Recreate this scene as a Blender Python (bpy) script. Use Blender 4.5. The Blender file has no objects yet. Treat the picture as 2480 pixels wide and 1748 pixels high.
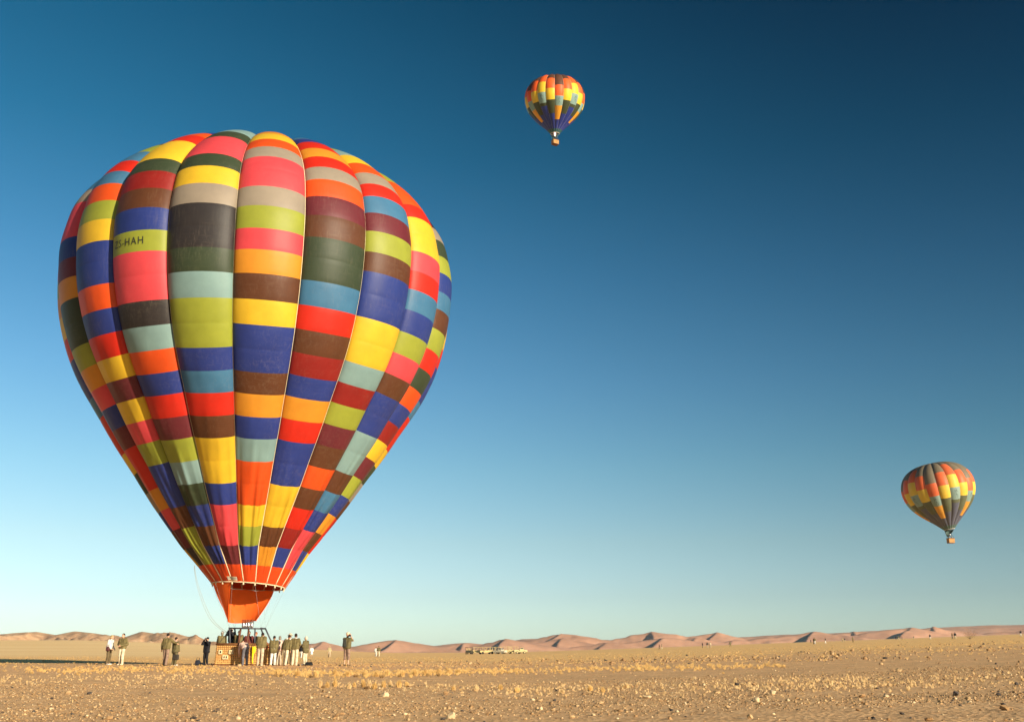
import bpy, bmesh, math, random
import numpy as np
from mathutils import Vector, Matrix
random.seed(7); RNG = np.random.default_rng(11)
SC = bpy.context.scene
COL = SC.collection
R_ = math.radians

# ------------------------------------------------------------------ camera, sky, sun, exposure
F_PX, CX, CY, HOR = 2400.0, 1240.0, 874.0, 1580.0
PITCH = math.atan((HOR - CY) / F_PX)
CAM_H = 0.693
cam_d = bpy.data.cameras.new('camera'); cam = bpy.data.objects.new('camera', cam_d); COL.objects.link(cam)
cam.location = (0, 0, CAM_H); cam.rotation_euler = (math.pi / 2 + PITCH, 0, 0)
cam_d.sensor_fit = 'HORIZONTAL'; cam_d.sensor_width = 36.0; cam_d.lens = 36.0 * F_PX / 2480.0
cam_d.clip_start = 0.05; cam_d.clip_end = 60000
SC.camera = cam
SUN_AZ, SUN_EL = R_(136), R_(15.5)          # azimuth clockwise from +Y
sun_dir = Vector((math.sin(SUN_AZ) * math.cos(SUN_EL), math.cos(SUN_AZ) * math.cos(SUN_EL), math.sin(SUN_EL)))
sun_d = bpy.data.lights.new('sun', 'SUN'); sun = bpy.data.objects.new('sun', sun_d); COL.objects.link(sun)
sun.rotation_euler = sun_dir.to_track_quat('Z', 'Y').to_euler()
sun_d.energy = 5.0; sun_d.angle = R_(0.55); sun_d.color = (1.0, 0.86, 0.66)
SKY_STRENGTH = 0.074
SC.view_settings.view_transform = 'Standard'
try: SC.view_settings.look = 'None'
except Exception: pass
SC.view_settings.exposure = 0.82; SC.view_settings.gamma = 1.0; SC.view_settings.use_curve_mapping = False


def N(nt, kind, **kw):
    n = nt.nodes.new(kind)
    for k, v in kw.items():
        if k.startswith('i_'):
            n.inputs[int(k[2:]) if k[2:].isdigit() else k[2:].replace('_', ' ')].default_value = v
        else:
            setattr(n, k, v)
    return n


def ramp(nt, stops, interp='LINEAR'):
    n = nt.nodes.new('ShaderNodeValToRGB'); cr = n.color_ramp; cr.interpolation = interp
    while len(cr.elements) < len(stops): cr.elements.new(0.5)
    for e, (p, c) in zip(cr.elements, stops):
        e.position = p; e.color = (*c, 1) if len(c) == 3 else c
    return n


def mth(nt, op, a, b=None, c=None, clamp=False):
    n = nt.nodes.new('ShaderNodeMath'); n.operation = op; n.use_clamp = clamp
    for i, v in enumerate((a, b, c)):
        if v is None: continue
        if isinstance(v, (int, float)): n.inputs[i].default_value = v
        else: nt.links.new(v, n.inputs[i])
    return n.outputs[0]


def mixc(nt, fac, a, b, mode='MIX'):
    n = nt.nodes.new('ShaderNodeMix'); n.data_type = 'RGBA'; n.blend_type = mode
    for sock, v in ((n.inputs[0], fac), (n.inputs[6], a), (n.inputs[7], b)):
        if isinstance(v, (int, float)): sock.default_value = v
        elif isinstance(v, tuple): sock.default_value = (*v[:3], 1)
        else: nt.links.new(v, sock)
    return n.outputs[2]


def build_world():
    w = bpy.data.worlds.new('World'); SC.world = w; w.use_nodes = True
    nt = w.node_tree; bg = nt.nodes['Background']
    sk = nt.nodes.new('ShaderNodeTexSky'); sk.sky_type = 'NISHITA'; sk.sun_disc = False
    sk.sun_elevation = SUN_EL; sk.sun_rotation = SUN_AZ; sk.altitude = 700
    sk.air_density = 1; sk.dust_density = 1; sk.ozone_density = 1
    tc = nt.nodes.new('ShaderNodeTexCoord'); d = tc.outputs['Generated']
    sep = nt.nodes.new('ShaderNodeSeparateXYZ'); nt.links.new(d, sep.inputs[0])
    el = mth(nt, 'ARCSINE', sep.outputs[2])
    t = mth(nt, 'DIVIDE', el, R_(45), clamp=True)
    # air colour by height (dry clear air) and the polarising filter's darkening at right angles to the sun
    stops = np.array([0, 3, 6, 10, 15, 21, 28, 36, 45]) / 45.0
    tr = [1.12, .94, .94, .80, .62, .41, .19, .11, .0]
    tg = [1.42, 1.09, 1.07, 1.08, 1.03, .95, .86, .80, .66]
    tb = [1.80, 1.30, 1.12, 1.13, 1.18, 1.14, 1.03, .97, .95]
    tint = ramp(nt, [(float(s), (a / 2, b / 2, c / 2)) for s, a, b, c in zip(stops, tr, tg, tb)])
    nt.links.new(t, tint.inputs[0])
    q = ramp(nt, [(0.0, (.36, .36, .36)), (.25, (.66, .52, .50)), (1.0, (.98, .99, .93))]); nt.links.new(t, q.inputs[0])
    dot = nt.nodes.new('ShaderNodeVectorMath'); dot.operation = 'DOT_PRODUCT'
    nt.links.new(d, dot.inputs[0]); dot.inputs[1].default_value = sun_dir
    c2 = mth(nt, 'MULTIPLY', dot.outputs['Value'], dot.outputs['Value'])
    P = mth(nt, 'DIVIDE', mth(nt, 'SUBTRACT', 1.0, c2), mth(nt, 'ADD', 1.0, c2))
    qp = mixc(nt, 1.0, q.outputs[0], P, 'MULTIPLY')
    pol = mixc(nt, 1.0, (1, 1, 1), qp, 'SUBTRACT')
    c = mixc(nt, 1.0, sk.outputs[0], tint.outputs[0], 'MULTIPLY')
    c = mixc(nt, 1.0, c, pol, 'MULTIPLY')
    nt.links.new(c, bg.inputs[0]); bg.inputs[1].default_value = SKY_STRENGTH * 2


build_world()

# ------------------------------------------------------------------ helpers


def mat(name, col, rough=0.8, spec=0.3, var=0.12, scale=8.0, metal=0.0, col2=None, bump=0.0, bscale=40.0, coord='Object'):
    m = bpy.data.materials.new(name); m.use_nodes = True; nt = m.node_tree
    b = nt.nodes['Principled BSDF']
    b.inputs['Roughness'].default_value = rough; b.inputs['Metallic'].default_value = metal
    b.inputs['Specular IOR Level'].default_value = spec
    tc = nt.nodes.new('ShaderNodeTexCoord')
    nz = N(nt, 'ShaderNodeTexNoise', i_Scale=scale, i_Detail=5.0); nt.links.new(tc.outputs[coord], nz.inputs['Vector'])
    c2 = col2 or tuple(x * (1 - 2.2 * var) for x in col)
    c1 = col if col2 else tuple(min(1, x * (1 + 1.2 * var)) for x in col)
    rp = ramp(nt, [(0.33, c2), (0.67, c1)]); nt.links.new(nz.outputs[0], rp.inputs[0])
    nt.links.new(rp.outputs[0], b.inputs['Base Color'])
    if bump:
        n2 = N(nt, 'ShaderNodeTexNoise', i_Scale=bscale, i_Detail=4.0); nt.links.new(tc.outputs[coord], n2.inputs['Vector'])
        bp = N(nt, 'ShaderNodeBump', i_Strength=bump, i_Distance=0.02); nt.links.new(n2.outputs[0], bp.inputs['Height'])
        nt.links.new(bp.outputs[0], b.inputs['Normal'])
    return m


def setp(o, label=None, cat=None, group=None, kind=None):
    if label: o['label'] = label
    if cat: o['category'] = cat
    if group: o['group'] = group
    if kind: o['kind'] = kind
    return o


def empty(name, loc, rz=0.0):
    o = bpy.data.objects.new(name, None); COL.objects.link(o); o.location = loc; o.rotation_euler = (0, 0, rz)
    o.empty_display_size = 0.2
    return o


def mesh_obj(name, verts, faces, m=None, parent=None, smooth=False, loc=None, rz=0.0):
    me = bpy.data.meshes.new(name); me.from_pydata([tuple(v) for v in verts], [], [tuple(f) for f in faces]); me.update()
    return link_mesh(name, me, m, parent, smooth, loc, rz)


def link_mesh(name, me, m=None, parent=None, smooth=False, loc=None, rz=0.0):
    if m is not None and not me.materials: me.materials.append(m)
    if smooth: me.shade_smooth()
    o = bpy.data.objects.new(name, me); COL.objects.link(o)
    if parent: o.parent = parent
    if loc is not None: o.location = loc
    if rz: o.rotation_euler = (0, 0, rz)
    return o


class MB:
    """collects simple solids into one mesh"""
    def __init__(s): s.v = []; s.f = []; s.n = 0

    def add(s, V, Fc):
        V = np.asarray(V, float)
        s.v.extend(map(tuple, V)); s.f.extend(tuple(i + s.n for i in f) for f in Fc); s.n += len(V); return s

    def box(s, c, d, rot=None, top=None):
        x, y, z = (a / 2 for a in d); k = top or (1, 1)
        V = np.array([(-x, -y, -z), (x, -y, -z), (x, y, -z), (-x, y, -z),
                      (-x * k[0], -y * k[1], z), (x * k[0], -y * k[1], z), (x * k[0], y * k[1], z), (-x * k[0], y * k[1], z)])
        if rot is not None: V = V @ np.array(rot).T
        return s.add(V + np.array(c), [(0, 3, 2, 1), (4, 5, 6, 7), (0, 1, 5, 4), (1, 2, 6, 5), (2, 3, 7, 6), (3, 0, 4, 7)])

    def tube(s, P, r, n=6, closed=False):
        P = np.asarray(P, float); k = len(P)
        r = np.full(k, r, float) if np.isscalar(r) else np.asarray(r, float)
        T = np.roll(P, -1, 0) - np.roll(P, 1, 0) if closed else np.gradient(P, axis=0)
        T /= np.linalg.norm(T, axis=1)[:, None] + 1e-12
        up = np.array([0.13, 0.07, 1.0])
        if abs(T[:, 2]).mean() > .8: up = np.array([1.0, .1, 0.05])
        A = np.cross(T, up); A /= np.linalg.norm(A, axis=1)[:, None] + 1e-12
        B = np.cross(T, A)
        V = []
        for j in range(n):
            a = 2 * math.pi * j / n
            V.append(P + (A * math.cos(a) + B * math.sin(a)) * r[:, None])
        V = np.stack(V, 1).reshape(-1, 3); Fc = []
        for i in range(k if closed else k - 1):
            i2 = (i + 1) % k
            for j in range(n):
                j2 = (j + 1) % n
                Fc.append((i * n + j, i * n + j2, i2 * n + j2, i2 * n + j))
        if not closed:
            Fc.append(tuple(range(n - 1, -1, -1))); Fc.append(tuple((k - 1) * n + j for j in range(n)))
        return s.add(V, Fc)

    def caps(s, p, q, r1, r2, n=10, flat=(1, 1, 1)):
        """tapered capsule"""
        p = np.array(p, float); q = np.array(q, float); t = q - p; L = np.linalg.norm(t); t = t / (L + 1e-9)
        P = []; Rr = []
        for a in (-80, -50, -20): P.append(p + t * r1 * math.sin(R_(a))); Rr.append(r1 * math.cos(R_(a)))
        for a in (20, 50, 80): P.append(q + t * r2 * math.sin(R_(a))); Rr.append(r2 * math.cos(R_(a)))
        return s.tube(P, Rr, n)

    def ball(s, c, r, n=12, m=8):
        r = np.array((r, r, r) if np.isscalar(r) else r, float); V = []; Fc = []
        for i in range(m + 1):
            th = math.pi * i / m
            for j in range(n):
                a = 2 * math.pi * j / n
                V.append((math.sin(th) * math.cos(a), math.sin(th) * math.sin(a), math.cos(th)))
        for i in range(m):
            for j in range(n):
                a, b = i * n + j, i * n + (j + 1) % n
                Fc.append((a, a + n, b + n, b))
        return s.add(np.array(V) * r + np.array(c), Fc)

    def lathe(s, prof, c=(0, 0, 0), n=16, caps=True):
        V = []; Fc = []; k = len(prof)
        for r, z in prof:
            for j in range(n):
                a = 2 * math.pi * j / n; V.append((c[0] + r * math.cos(a), c[1] + r * math.sin(a), c[2] + z))
        for i in range(k - 1):
            for j in range(n):
                j2 = (j + 1) % n; Fc.append((i * n + j, i * n + j2, (i + 1) * n + j2, (i + 1) * n + j))
        if caps:
            Fc.append(tuple(range(n - 1, -1, -1))); Fc.append(tuple((k - 1) * n + j for j in range(n)))
        return s.add(V, Fc)

    def obj(s, name, m, parent=None, smooth=False, loc=None, rz=0.0):
        return mesh_obj(name, s.v, s.f, m, parent, smooth, loc, rz)


def fast_mesh(name, V, Fc, k, m, smooth=False):
    """big mesh from arrays: Fc (n,k)"""
    me = bpy.data.meshes.new(name); V = np.asarray(V, np.float32); Fc = np.asarray(Fc, np.int32)
    me.vertices.add(len(V)); me.vertices.foreach_set('co', V.ravel())
    me.loops.add(Fc.size); me.loops.foreach_set('vertex_index', Fc.ravel())
    me.polygons.add(len(Fc)); me.polygons.foreach_set('loop_start', np.arange(0, Fc.size, k, dtype=np.int32))
    me.update(calc_edges=True); me.validate()
    return link_mesh(name, me, m, None, smooth)


def sstep(a, b, x):
    t = np.clip((x - a) / (b - a), 0, 1); return t * t * (3 - 2 * t)


def hash2(ix, iy, seed):
    h = np.sin(ix * 127.1 + iy * 311.7 + seed * 74.7) * 43758.5453
    return h - np.floor(h)


def vnoise(x, y, seed=0):
    ix, iy = np.floor(x), np.floor(y); fx, fy = x - ix, y - iy
    fx = fx * fx * (3 - 2 * fx); fy = fy * fy * (3 - 2 * fy)
    a, b = hash2(ix, iy, seed), hash2(ix + 1, iy, seed); c, d = hash2(ix, iy + 1, seed), hash2(ix + 1, iy + 1, seed)
    return (a + (b - a) * fx) * (1 - fy) + (c + (d - c) * fx) * fy


def fbm(x, y, seed=0, o=4):
    s = 0; amp = .5
    for i in range(o): s = s + amp * (vnoise(x, y, seed + i) - .5); x, y, amp = x * 2.03, y * 2.03, amp * .5
    return s


def ground_z(x, y):
    x = np.asarray(x, float); y = np.asarray(y, float); yp = np.maximum(y, 0)
    w = .06 * yp + .3
    z = .0355 * (x + np.sqrt(x * x + w * w)) / 2 * sstep(-30, 5, y)
    z = np.where(yp > 3000, z, z)
    a = x / np.maximum(yp, 1)
    g = sstep(-.16, -.44, a) + .30 * sstep(-.10, -.22, a) * (1 - sstep(-.16, -.44, a))
    z = z + g * sstep(140, 800, yp) * .0122 * np.minimum(yp, 1500)
    z = z + .09 * fbm(x / 9, y / 9, 3, 3) * sstep(6, 30, yp) * (1 - sstep(150, 400, yp))
    return z


def px_ray(px, py):
    u = np.asarray(px, float) - CX; v = CY - np.asarray(py, float)
    return np.stack([u, F_PX * math.cos(PITCH) - v * math.sin(PITCH), F_PX * math.sin(PITCH) + v * math.cos(PITCH)], -1)


def px_ground(px, py):
    """the ground point seen at that place of the photograph (used to lay out the plain)"""
    d = px_ray(px, py); d = d / d[..., 1:2]; t = np.full(d.shape[:-1], 30.0)
    for _ in range(25):
        z = ground_z(d[..., 0] * t, t); t = .5 * t + .5 * np.clip((z - CAM_H) / np.minimum(d[..., 2], -1e-4), 5, 400)
    return np.stack([d[..., 0] * t, t, ground_z(d[..., 0] * t, t)], -1)


def px_at(px, Y):
    """ground point at depth Y under a column of the photograph"""
    X = 0.0
    for _ in range(6):
        z = float(ground_z(X, Y)); X = (px - CX) / F_PX * (Y * math.cos(PITCH) + (z - CAM_H) * math.sin(PITCH))
    return X, Y, float(ground_z(X, Y))


def px_point(px, py, Y):
    d = px_ray(px, py); d = d * (Y / d[1]); return np.array((d[0], Y, CAM_H + d[2]))


# ------------------------------------------------------------------ ground
def ground_material():
    m = bpy.data.materials.new('desert_ground'); m.use_nodes = True; nt = m.node_tree; b = nt.nodes['Principled BSDF']
    b.inputs['Roughness'].default_value = .95; b.inputs['Specular IOR Level'].default_value = .1
    geo = nt.nodes.new('ShaderNodeNewGeometry'); pos = geo.outputs['Position']
    sep = nt.nodes.new('ShaderNodeSeparateXYZ'); nt.links.new(pos, sep.inputs[0]); X, Y = sep.outputs[0], sep.outputs[1]

    def noise(scale, detail=4, vec=None, rough=.6):
        n = N(nt, 'ShaderNodeTexNoise', i_Scale=scale, i_Detail=float(detail), i_Roughness=rough)
        nt.links.new(vec or pos, n.inputs['Vector']); return n.outputs[0]
    mp = N(nt, 'ShaderNodeMapping'); nt.links.new(pos, mp.inputs[0]); mp.inputs['Scale'].default_value = (.35, 1.0, 1.0)
    fine = noise(9.0, 6, rough=.75); mid = noise(.9, 5); big = noise(.11, 4, mp.outputs[0])
    gravel = ramp(nt, [(.30, (.24, .125, .055)), (.43, (.63, .375, .18)), (.57, (.75, .47, .235)), (.70, (.92, .66, .38))])
    nt.links.new(fine, gravel.inputs[0])
    vor = N(nt, 'ShaderNodeTexVoronoi', i_Scale=16.0); nt.links.new(pos, vor.inputs['Vector'])
    sh = mth(nt, 'SUBTRACT', 1.12, mth(nt, 'MULTIPLY', vor.outputs['Color'], .26))
    gravel_c = mixc(nt, 1.0, gravel.outputs[0], sh, 'MULTIPLY')
    patch = ramp(nt, [(.35, (.86, .84, .82)), (.65, (1.12, 1.08, 1.02))]); nt.links.new(mid, patch.inputs[0])
    gravel_c = mixc(nt, 1.0, gravel_c, patch.outputs[0], 'MULTIPLY')
    gold = ramp(nt, [(.3, (.70, .38, .14)), (.5, (.90, .53, .20)), (.7, (.96, .64, .28))])
    nt.links.new(noise(3.0, 6, rough=.75), gold.inputs[0])
    # dry grass takes over on the open plain beyond the gravel
    far = mth(nt, 'DIVIDE', mth(nt, 'SUBTRACT', Y, 42), 45, clamp=True)
    gm = mth(nt, 'ADD', mth(nt, 'MULTIPLY', mth(nt, 'SUBTRACT', big, .5), 3.2), mth(nt, 'SUBTRACT', mth(nt, 'MULTIPLY', far, 1.6), .42), clamp=True)
    c = mixc(nt, gm, gravel_c, gold.outputs[0])
    # the smooth sand fan below the rocky hills on the left
    a = mth(nt, 'DIVIDE', X, mth(nt, 'MAXIMUM', Y, 1.0))
    fan = mth(nt, 'MULTIPLY', mth(nt, 'MULTIPLY', mth(nt, 'SUBTRACT', -.12, a), 6.0, clamp=True),
              mth(nt, 'DIVIDE', mth(nt, 'SUBTRACT', Y, 110), 150, clamp=True), clamp=True)
    sandn = ramp(nt, [(.3, (.88, .56, .24)), (.7, (.96, .66, .31))]); nt.links.new(noise(.02, 5, mp.outputs[0]), sandn.inputs[0])
    c = mixc(nt, fan, c, sandn.outputs[0])
    nt.links.new(c, b.inputs['Base Color'])
    bp = N(nt, 'ShaderNodeBump', i_Strength=.55, i_Distance=.03)
    nt.links.new(mth(nt, 'ADD', fine, mth(nt, 'MULTIPLY', vor.outputs['Distance'], .8)), bp.inputs['Height'])
    nt.links.new(bp.outputs[0], b.inputs['Normal'])
    return m


def build_ground():
    az = np.concatenate([np.linspace(-180, -42, 40)[:-1], np.linspace(-42, 42, 380)[:-1], np.linspace(42, 180, 40)[:-1]])
    rad = np.concatenate([[0.4], np.geomspace(1.2, 9000, 250)])
    A, Rr = np.meshgrid(np.radians(az), rad); X, Y = Rr * np.sin(A), Rr * np.cos(A)
    Z = ground_z(X, Y)
    n, k = len(az), len(rad)
    V = np.stack([X, Y, Z], -1).reshape(-1, 3)
    i, j = np.meshgrid(np.arange(k - 1), np.arange(n), indexing='ij'); j2 = (j + 1) % n
    Fq = np.stack([i * n + j, (i + 1) * n + j, (i + 1) * n + j2, i * n + j2], -1).reshape(-1, 4)[:, ::-1]
    o = fast_mesh('desert_ground', V, Fq, 4, ground_material(), True)
    setp(o, kind='structure')


build_ground()

# ------------------------------------------------------------------ hills and dunes
LEFT = [(-900, 1530), (-600, 1522), (-300, 1536), (-120, 1529), (0, 1534), (89, 1528), (135, 1535.6), (181, 1526.5), (232, 1532), (283, 1540), (305, 1540), (343, 1527.5),
        (373, 1532), (418, 1529.7), (456, 1540), (475, 1536.5), (502, 1550), (521, 1552.7), (560, 1556), (640, 1562), (720, 1575), (800, 1590)]
DUNE = [(560, 1580), (650, 1568), (720, 1558), (776, 1553), (814, 1562.6), (876, 1563.5), (911, 1556.7), (930, 1549.5), (952, 1547.6), (979, 1554), (1011, 1560.8), (1038, 1562.6),
        (1079, 1556.7), (1133, 1553), (1160, 1556), (1195, 1556), (1227, 1549), (1267, 1542), (1334, 1541.5), (1370, 1540), (1405, 1546), (1429, 1552.7), (1469, 1551), (1521, 1548.6),
        (1560, 1541), (1620, 1543), (1653, 1543), (1699, 1539), (1740, 1537), (1775, 1539), (1858, 1533.5), (1914, 1531), (1990, 1529), (2062, 1524.5), (2103, 1522),
        (2200, 1520), (2251, 1513.5), (2332, 1509.5), (2373, 1507.6), (2480, 1505), (2700, 1500), (3000, 1507), (3400, 1500)]


def sky_el(tab, a):
    """elevation slope (height over distance) of a skyline at azimuth tangent a=x/y"""
    t = np.array(tab, float); v = CY - t[:, 1]
    yy = F_PX * math.cos(PITCH) - v * math.sin(PITCH); zz = F_PX * math.sin(PITCH) + v * math.cos(PITCH)
    aa = (t[:, 0] - CX) / yy; ss = zz / yy
    return np.interp(a, aa, ss)


def smooth_el(tab, a, w=.004):
    return sum(sky_el(tab, a + k * w) for k in (-1, -.5, 0, .5, 1)) / 5


def rock_material(name, c1, c2, c3, scale):
    m = bpy.data.materials.new(name); m.use_nodes = True; nt = m.node_tree; b = nt.nodes['Principled BSDF']
    b.inputs['Roughness'].default_value = .95; b.inputs['Specular IOR Level'].default_value = .08
    geo = nt.nodes.new('ShaderNodeNewGeometry')
    n = N(nt, 'ShaderNodeTexNoise', i_Scale=scale, i_Detail=7.0, i_Roughness=.65); nt.links.new(geo.outputs['Position'], n.inputs['Vector'])
    rp = ramp(nt, [(.34, c1), (.5, c2), (.66, c3)]); nt.links.new(n.outputs[0], rp.inputs[0])
    nt.links.new(rp.outputs[0], b.inputs['Base Color'])
    return m


def grid_mesh(name, X, Y, Z, m):
    k, n = X.shape
    i, j = np.meshgrid(np.arange(k - 1), np.arange(n - 1), indexing='ij')
    Fq = np.stack([i * n + j, i * n + j + 1, (i + 1) * n + j + 1, (i + 1) * n + j], -1).reshape(-1, 4)
    return fast_mesh(name, np.stack([X, Y, Z], -1).reshape(-1, 3), Fq, 4, m, True)


def build_hills():
    a = np.linspace(-.95, -.15, 420); t = np.linspace(0, 1, 60)
    A, T = np.meshgrid(a, t); Yd = 1150 + 900 * T
    X = A * Yd
    el = sky_el(LEFT, A); crest = el * 1600
    prof = np.where(T < .5, sstep(0, .5, T) ** .8, 1 - .5 * sstep(.5, 1, T))
    rid = np.abs(fbm(X / 55 + Yd / 190 + 2 * fbm(X / 90, Yd / 90, 3, 2), Yd / 210, 9, 5)); n = fbm(X / 45, Yd / 45, 5, 5)
    Z = crest * prof + (n * 22 - rid * 120 * np.power(np.clip(prof, 0, 1), .7)) * sstep(0, .12, T) * (1 - prof ** 10)
    base = ground_z(X, Yd) - 2
    Z = np.maximum(Z, base - 6)
    o = grid_mesh('hills', X, Yd, Z, rock_material('rocky_hill', (.33, .18, .10), (.54, .32, .175), (.74, .47, .26), .05))
    setp(o, kind='structure')


PEAKS = [  # photo x, photo y of the peak, size, how strongly the slip face opens
    (776, 1553, .9, .4), (952, 1546.5, 1.0, .4), (1133, 1552, .8, .5), (1212, 1556, .55, 1.1), (1245, 1545.5, 1.1, .3), (1356, 1532, 1.0, .55), (1364, 1543, .7, .8), (1470, 1550.5, .6, .4),
    (1586, 1527.5, 1.2, .25), (1606, 1540, .85, 1.3), (1742, 1530.5, 1.1, 1.1), (1786, 1547.5, .65, 1.1), (1690, 1543, .6, .5), (1860, 1537, .7, .8), (1987, 1522.5, 1.35, 1.3), (2002, 1531, .5, .9), (2075, 1527, .6, .9), (2206, 1517, 1.25, 1.3), (2262, 1517, .6, .8),
    (2600, 1502, 1.2, 1.1), (2900, 1500, 1.1, 1.1)]


def ridge(X, Y, x0, y0, h, d, along, s_left, s_right, s_back):
    dx, dy = X - x0, Y - y0; t = dx * d[0] + dy * d[1]; lat = dx * -d[1] + dy * d[0]      # lat > 0: left of the arm's direction
    tp = np.maximum(t, 0); r = np.hypot(np.minimum(t, 0), lat)
    side = np.where(lat > 0, s_left, s_right)
    w = np.clip(-t / (r + 1e-6), 0, 1)
    return h - along * tp - (side * (1 - w) + s_back * w) * r


def build_dunes():
    a = np.linspace(-.34, .98, 900); t = np.linspace(0, 1, 190)
    A, T = np.meshgrid(a, t); Yd = 2500 + 2300 * T; X = A * Yd
    el = smooth_el(DUNE, A)
    crest = el * 4100
    Z = crest * .90 * np.where(T < .69, sstep(0.0, .69, T) ** 2.4, 1 - .3 * sstep(.69, 1, T))
    for px, py, size, op in PEAKS:
        v = CY - py; yy = F_PX * math.cos(PITCH) - v * math.sin(PITCH); zz = F_PX * math.sin(PITCH) + v * math.cos(PITCH)
        D = 3350 + 120 * math.sin(px * 1.7) - 300 * (py > 1538); x0 = (px - CX) / yy * D; h = zz / yy * D
        dy = D - Yd; wx = X + (14 * np.sin(dy / (60 * size) + px) + 9 * np.sin(X / (45 * size) + px * 2)) * size
        wy = Yd + 12 * size * np.sin(X / (70 * size) + px)
        n1 = math.hypot(-1, .12); n2 = math.hypot(-.45, -.9)
        Z1 = ridge(wx, wy, x0, D, h, (-1 / n1, .12 / n1), .15, .50, .30, .17)         # skyline arm running left
        Z2 = ridge(wx, wy, x0, D, h, (-.45 / n2 * op, -.9 / n2) if op > .9 else (-.25, -.97), .22 / size ** .5, .17, .68, .20)   # arm coming forward
        Zc = np.maximum(Z1, Z2); k = 2.5
        hh = np.clip(.5 + .5 * (Zc - Z) / k, 0, 1); Z = Z * (1 - hh) + Zc * hh + k * hh * (1 - hh) * .3
    Z = Z + (fbm(X / 170, Yd / 170, 2, 5) * 17 - np.abs(fbm(X / 120 + Yd / 300, Yd / 260, 12, 4)) * 16 + fbm(X / 55 + Yd / 140, Yd / 90, 33, 4) * 9) * sstep(.05, .3, T) * (1 - .6 * sstep(.5, .68, T))
    Z = np.maximum(Z, ground_z(X, Yd) - 3 - 10 * (1 - T))
    o = grid_mesh('dunes', X, Yd, Z, rock_material('red_sand', (.40, .21, .128), (.52, .27, .162), (.63, .335, .205), .008))
    setp(o, kind='structure')


build_hills(); build_dunes()

# ------------------------------------------------------------------ fabric
COLS = dict(Y=(.80, .50, .030), A=(.74, .29, .025), O=(.78, .088, .012), E=(.66, .024, .010), P=(.76, .070, .085), M=(.150, .022, .030), D=(.29, .016, .012),
            N=(.120, .042, .017), G=(.33, .36, .042), L=(.235, .37, .36), T=(.058, .185, .33), B=(.026, .047, .235), S=(.335, .275, .210), K=(.036, .030, .030),
            F=(.042, .060, .030), H=(.74, .070, .010))


def fabric(name, col, dust=.21, transl=.12, worn=1.0, objscale=1.0):
    m = bpy.data.materials.new(name); m.use_nodes = True; nt = m.node_tree; b = nt.nodes['Principled BSDF']
    out = nt.nodes['Material Output']
    b.inputs['Roughness'].default_value = .52; b.inputs['Specular IOR Level'].default_value = .26
    tc = nt.nodes.new('ShaderNodeTexCoord'); co = tc.outputs['Object']

    def noise(scale, sc=(1, 1, 1), detail=5, rough=.6, loc=(0, 0, 0)):
        mp = nt.nodes.new('ShaderNodeMapping'); mp.inputs['Scale'].default_value = sc; mp.inputs['Location'].default_value = loc
        nt.links.new(co, mp.inputs[0])
        n = N(nt, 'ShaderNodeTexNoise', i_Scale=scale * objscale, i_Detail=float(detail), i_Roughness=rough); nt.links.new(mp.outputs[0], n.inputs[0]); return n.outputs[0]
    tone = ramp(nt, [(.3, (.90, .90, .91)), (.7, (1.08, 1.07, 1.05))]); nt.links.new(noise(.9), tone.inputs[0])
    c = mixc(nt, 1.0, (*col, 1), tone.outputs[0], 'MULTIPLY')
    # pale scuffs where the cloth is folded and dragged when packed
    area = ramp(nt, [(.42, (0, 0, 0)), (.70, (1, 1, 1))]); nt.links.new(noise(.45, loc=(3, 1, 7)), area.inputs[0])
    st1 = ramp(nt, [(.50, (0, 0, 0)), (.74, (1, 1, 1))]); nt.links.new(noise(8.0, (1, 1, .16), 7, .78), st1.inputs[0])
    st2 = ramp(nt, [(.53, (0, 0, 0)), (.76, (1, 1, 1))]); nt.links.new(noise(5.0, (.22, .22, 2.6), 7, .78, (9, 2, 4)), st2.inputs[0])
    s = mth(nt, 'MULTIPLY', mth(nt, 'MAXIMUM', st1.outputs[0], st2.outputs[0]), mth(nt, 'ADD', mth(nt, 'MULTIPLY', area.outputs[0], .85), .12))
    lum = .3 * col[0] + .6 * col[1] + .1 * col[2]
    k = dust * worn * (1.0 if lum < .12 else .35)
    c = mixc(nt, mth(nt, 'MULTIPLY', s, k), c, (.40, .32, .22))
    nt.links.new(c, b.inputs['Base Color'])
    bp = N(nt, 'ShaderNodeBump', i_Strength=.12, i_Distance=.05); nt.links.new(noise(2.2, (1, 1, .5), 4), bp.inputs['Height'])
    nt.links.new(bp.outputs[0], b.inputs['Normal'])
    if transl:
        tr = nt.nodes.new('ShaderNodeBsdfTranslucent'); nt.links.new(c, tr.inputs[0])
        mx = nt.nodes.new('ShaderNodeMixShader'); mx.inputs[0].default_value = transl
        nt.links.new(b.outputs[0], mx.inputs[1]); nt.links.new(tr.outputs[0], mx.inputs[2]); nt.links.new(mx.outputs[0], out.inputs[0])
    return m


COLS = {k: tuple(.74 * x for x in c) for k, c in COLS.items()}
FAB = {k: fabric('nylon_' + k, c) for k, c in COLS.items()}
FAB_SCOOP = fabric('nylon_scoop', (.88, .155, .024), .1, .36)
M_TAPE = mat('load_tape', (.66, .55, .36), .7, .2, .05)
M_ROPE = mat('rope', (.30, .34, .33), .8, .1, .05)
M_STEEL = mat('steel', (.62, .62, .64), .28, .5, .08, metal=.9)
M_DARKSTEEL = mat('dark_steel', (.06, .06, .07), .5, .4, .1)
M_LEATHER = mat('brown_leather', (.13, .045, .02), .6, .3, .15)
M_BLACK = mat('black_cloth', (.014, .014, .016), .85, .2, .2)
M_WICKER = mat('wicker', (.66, .41, .145), .65, .25, .0, 9, col2=(.52, .28, .085), bump=.5, bscale=60)
M_WICKER2 = mat('wicker_pale', (.60, .38, .14), .65, .25, .1, 20)
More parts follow.
